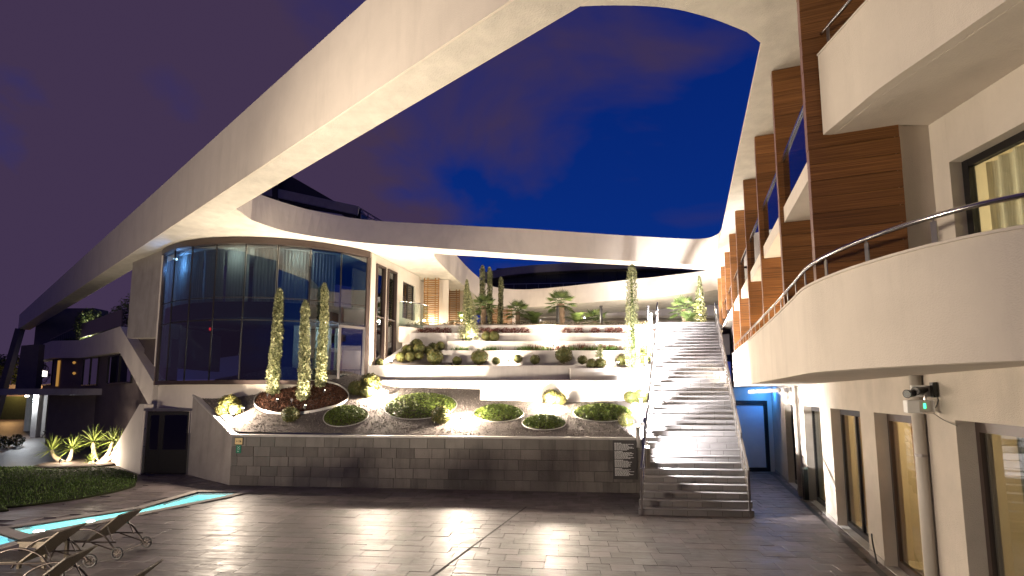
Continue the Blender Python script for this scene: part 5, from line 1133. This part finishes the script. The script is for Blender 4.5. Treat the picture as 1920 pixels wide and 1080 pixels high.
m = MB(); mark(m, c, -3, 0, 3.6, .7); mark(m, c, -4.4, .5, 1, .6); mark(m, c, -4.4, -.5, 1, .6); mark(m, c, 1.0, -.6, .9, 3.4); mark(m, c, 1.0, 1.7, 1, 1); mark(m, c, 3.6, -.6, 1.5, 2.6); mark(m, c, 3.6, 1.6, 1, 1); mark(m, c, 5.0, -.8, .6, 2.6); m.build('pictograms', 'ink', sg)
c = on_wall(448, 842); sg = thing('assembly_sign', 'little green sign with white pictogram below the beige sign', 'sign', tuple(c)); plate(c, 9.5 * s, 14 * s, .012, 'sign_green', 'face', sg)
m = MB(); mark(m, c, 0, 3, 1.4, 1.4, .026)
for u, v in ((-2, 4.6), (2, 4.6), (-2, 1.4), (2, 1.4)): mark(m, c, u, v, 1.3, .6, .026)
for u, v in ((-1.2, -.6), (.4, -.6), (1.6, -.6)): mark(m, c, u, v, .9, .5, .026)
mark(m, c, -.4, -4, 2.6, .8, .026); mark(m, c, -1.2, -4, .8, 2, .026); m.build('pictogram', 'paint_white', sg)
c = on_wall(1172, 861); s = c.y / F; sg = thing('pool_rules_sign', 'dark notice with small white lines of text on the block wall beside the stairs', 'sign', tuple(c)); plate(c, 44 * s, 72 * s, .012, 'sign_dark', 'face', sg)
m = MB(); jr = random.Random(5); v = 29
for para in ((1, 13), (2, 10), (1, 12), (2, 11)):
    for li in range(1 + 7):
        if v < -30: break
        wd = 13 if li == 0 else jr.uniform(22, 33); u = -19
        while u < -19 + wd: wl = jr.uniform(1.5, 4.5); mark(m, c, u + wl / 2, v, wl, .9 if li else 1.2, .026); u += wl + .7
        v -= 1.75
    v -= 1.3
m.build('text_lines', 'paint_white', sg)['kind'] = 'stuff'
def wallp(px, z, out=.0, fn=WX):
    r = (px - CX) / F; Y = (3.487 - out * 1.06) / (r - .354); return Vector((WX(Y), Y, z)) - NR * out
p = wallp(1716, 0, .085); t = thing('downpipe', 'thick beige downpipe on the wall below the curved balcony', 'pipe', (p.x, p.y, 0)); MB().tube([(p.x, p.y, .01), (p.x, p.y, 3.385)], .075, 14).build('pipe', 'pipe_grey', t, True)
for z in (.35, 2.2): MB().tube([(p.x, p.y, z), (p.x, p.y, z + .04)], .084, 14).build('clamp', 'rail_metal', t)
p = wallp(1488, 0, .09); t = thing('downpipe', 'thin downpipe near the blue-lit end of the passage', 'pipe', (p.x, p.y, 0)); MB().tube([(p.x, p.y, .01), (p.x, p.y, 3.38)], .065, 12).build('pipe', 'pipe_grey', t, True)
q = wallp(1488, 3.25, .2); MB().tube([(p.x - .15, p.y + .6, 3.25), (p.x - .45, p.y + 2.0, 3.2)], .07, 10).build('branch_pipe', 'pipe_grey', t, True)
# bollard lamp by the wall
p = at_z(1512, 940, 0); t = thing('bollard_lamp', 'dark square bollard with chrome foot beside the passage wall', 'bollard', tuple(p)); MB().box(p.x - .13, p.y - .13, .005, p.x + .13, p.y + .13, .05).build('foot', 'steel', t); MB().box(p.x - .06, p.y - .06, .051, p.x + .06, p.y + .06, .92).build('post', 'black_plastic', t, bevel=.008); MB().box(p.x - .065, p.y - .065, .922, p.x + .065, p.y + .065, .98).build('cap', 'steel', t)
# projector / emergency light on the wall
p = wallp(1752, 3.08, .02); base = p.copy(); dv = thing('wall_projector', 'twin black spot projector with white electronics box and green light on the wall', 'projector', tuple(base))
ex = -NR; ey = -U     # out of the wall, towards the camera along it
def dp(u, o, z): return base + ey * u + ex * o + Vector((0, 0, z))
def dbox(m, u0, u1, o0, o1, z0, z1): return m.solid([dp(u0, o0, z0), dp(u1, o0, z0), dp(u1, o1, z0), dp(u0, o1, z0)], (0, 0, z1 - z0))
dbox(MB(), -.05, .05, .0, .05, -.02, .19).build('mounting_plate', 'black_plastic', dv)
dbox(MB(), -.09, -.052, .02, .26, -.01, .15).build('white_shield', 'white_plastic', dv)
dbox(MB(), -.10, .04, .04, .36, -.235, -.055).build('electronics_box', 'white_plastic', dv, bevel=.012)
dbox(MB(), .042, .052, .09, .22, -.22, -.07).build('circuit_plate', 'pipe_grey', dv); dbox(MB(), .053, .058, .15, .175, -.17, -.10).build('green_light', 'led_green', dv)
dbox(MB(), .053, .075, .06, .20, -.245, -.22).build('cable_gland', 'steel', dv)
for k, (o, zz) in enumerate(((.20, .07), (.30, .03))):
    a_ = dp(-.03, o - .10, zz + .02); d_ = (ex * .8 + ey * .55 + Vector((0, 0, -.10))).normalized()
    b = MB().tube([a_, a_ + d_ * .06, a_ + d_ * .13, a_ + d_ * .20], [.03, .045, .05, .062], 14).build('lamp_tube', 'black_plastic', dv); MB().tube([a_ + d_ * .2005, a_ + d_ * .203], .052, 14).build('tube_lens', 'steel', b)
MB().bar(dp(-.03, .12, -.06), dp(-.03, .12, .02), .025, .025).build('bracket', 'rail_metal', dv)
MB().tube(smoothpath([dp(.06, .08, -.23), dp(.14, .05, -.28), dp(.22, .01, -.33), dp(.5, .005, -.38)], 5), .005, 5).build('cable', 'black_plastic', dv)
MB().tube(smoothpath([dp(.05, .04, .02), dp(.12, .03, -.05), dp(.1, .06, -.16)], 5), .006, 5).build('cable', 'black_plastic', dv)
a = wallp(1612, .42, .01); tag(MB().tube(smoothpath([a, a - U * .25 + ex * .06 + Vector((0, 0, -.12)), a - U * .42 + ex * .08 + Vector((0, 0, -.3)), a - U * .5 + ex * .09 + Vector((0, 0, -.405))], 6), .014, 7).build('loose_cable', 'black_plastic'), 'black cable curving out of the wall down to the paving', 'cable')
c = at_z(1630, 1052, .008); t = thing('drain_grate', 'small metal drain grate at the wall foot by the cable', 'grate', tuple(c)); MB().solid([c - U * .12, c + U * .12, c + U * .12 + ex * .09, c - U * .12 + ex * .09], (0, 0, .006)).build('plate', 'dark_metal', t)
for k in range(6): q = c + U * (-.1 + .04 * k); MB().bar(q + ex * .01 + Vector((0, 0, .012)), q + ex * .08 + Vector((0, 0, .012)), .01, .006).build('bar', 'steel', t)
m = MB(); m.solid([Vector((*wp(6.5, -.26), .006)), Vector((*wp(20, -.26), .006)), Vector((*wp(20, -.14), .006)), Vector((*wp(6.5, -.14), .006))], (0, 0, .004)); tag(m.build('drain_channel', 'dark_metal'), 'narrow dark drain channel along the foot of the glazed wall', 'drain')

# ================================================================== LOUNGERS AND TABLE
def make_lounger():
    t = thing('sun_lounger', 'x', 'sun lounger', (0, 0, 0), 'wicker sun loungers by the pool'); ORG[t.name] = (0, 0, 0)
    ln, w = 1.32, .31           # seat runs from -ln to 0 along x, backrest beyond; w = half width
    seat = MB().box(-ln, -w, .30, 0, w, .335).build('seat', 'wicker', t, bevel=.01)
    ang = R(40); L_ = .78; d = Vector((math.cos(ang), 0, math.sin(ang))); n = Vector((-math.sin(ang), 0, math.cos(ang)))
    o = Vector((.01, 0, .315)); MB().solid([o + Vector((0, -w, 0)), o + Vector((0, w, 0)), o + d * L_ + Vector((0, w, 0)), o + d * L_ + Vector((0, -w, 0))], -n * .03).build('backrest', 'wicker', t, bevel=.008)
    for s in (-1, 1):
        y = s * (w + .015)
        MB().tube([(-ln - .02, y, .31), (.62, y, .31)], .014, 8).build('side_rail', 'lounger_tube', t)
        arch = smoothpath([(-.62, y * 1.04, .02), (-.50, y * 1.06, .25), (-.28, y * 1.08, .47), (.05, y * 1.08, .56), (.36, y * 1.06, .46), (.55, y * 1.03, .26), (.68, y * 1.0, .12)], 6); MB().tube(arch, .016, 8).build('armrest', 'lounger_tube', t, True)
        MB().tube([(-ln + .15, y, .30), (-ln + .05, y, .0)], .014, 8).build('leg', 'lounger_tube', t)
        MB().tube([(.15, y, .30), (.70, y, .13)], .012, 6).build('brace', 'lounger_tube', t)
        c = (.69, y * 1.08, .12); wh = MB().tube([(c[0] + .10 * math.cos(a), c[1], c[2] + .10 * math.sin(a)) for a in np.linspace(0, 2 * PI, 24, endpoint=False)], .018, 8, True).build('wheel', 'tyre', t, True)
        sp = MB()
        for k in range(8): a = k * PI / 4; sp.bar((c[0], c[1], c[2]), (c[0] + .095 * math.cos(a), c[1], c[2] + .095 * math.sin(a)), .012, .012, (0, 1, 0))
        sp.tube([(c[0], c[1] - .02, c[2]), (c[0], c[1] + .02, c[2])], .022, 8); sp.build('spokes', 'lounger_tube', wh)
    MB().tube([(.69, -w - .02, .12), (.69, w + .02, .12)], .012, 6).build('axle', 'lounger_tube', t); MB().tube([(-ln - .02, -w - .015, .31), (-ln - .02, w + .015, .31)], .014, 8).build('foot_rail', 'lounger_tube', t)
    MB().tube([(.36, -w * .8, .57), (.50, -w * .8, .31)], .009, 6).build('stay', 'lounger_tube', t); MB().tube([(.36, w * .8, .57), (.50, w * .8, .31)], .009, 6).build('stay', 'lounger_tube', t)
    return t
lg = make_lounger()
spots = [(-8.12, 9.98, -2, 'wicker sun lounger farthest from the viewer, both wheels on show'), (-8.25, 8.78, 4, 'wicker sun lounger in front of the side table'), (-6.93, 7.42, 6, 'wicker sun lounger cut by the bottom edge, backrest tip raised'), (-5.45, 6.75, 8, 'wicker sun lounger with only its headrest corner in view')]
for i, (x, y, rz, lab) in enumerate(spots):
    o = lg if i == 0 else copy_tree(lg); o.location = (x, y, .004); o.rotation_euler.z = R(rz); o['label'] = lab
tx, ty = -8.62, 9.38; tb = thing('side_table', 'low square wicker side table between two loungers', 'table', (tx, ty, 0))
MB().box(tx - .26, ty - .26, .44, tx + .26, ty + .26, .475).build('table_top', 'wicker', tb, bevel=.008); MB().box(tx - .24, ty - .24, .36, tx + .24, ty + .24, .439).build('apron', 'wicker', tb)
for sx in (-1, 1):
    for sy in (-1, 1): MB().box(tx + sx * .22 - .025, ty + sy * .22 - .025, .004, tx + sx * .22 + .025, ty + sy * .22 + .025, .359).build('leg', 'wicker', tb)
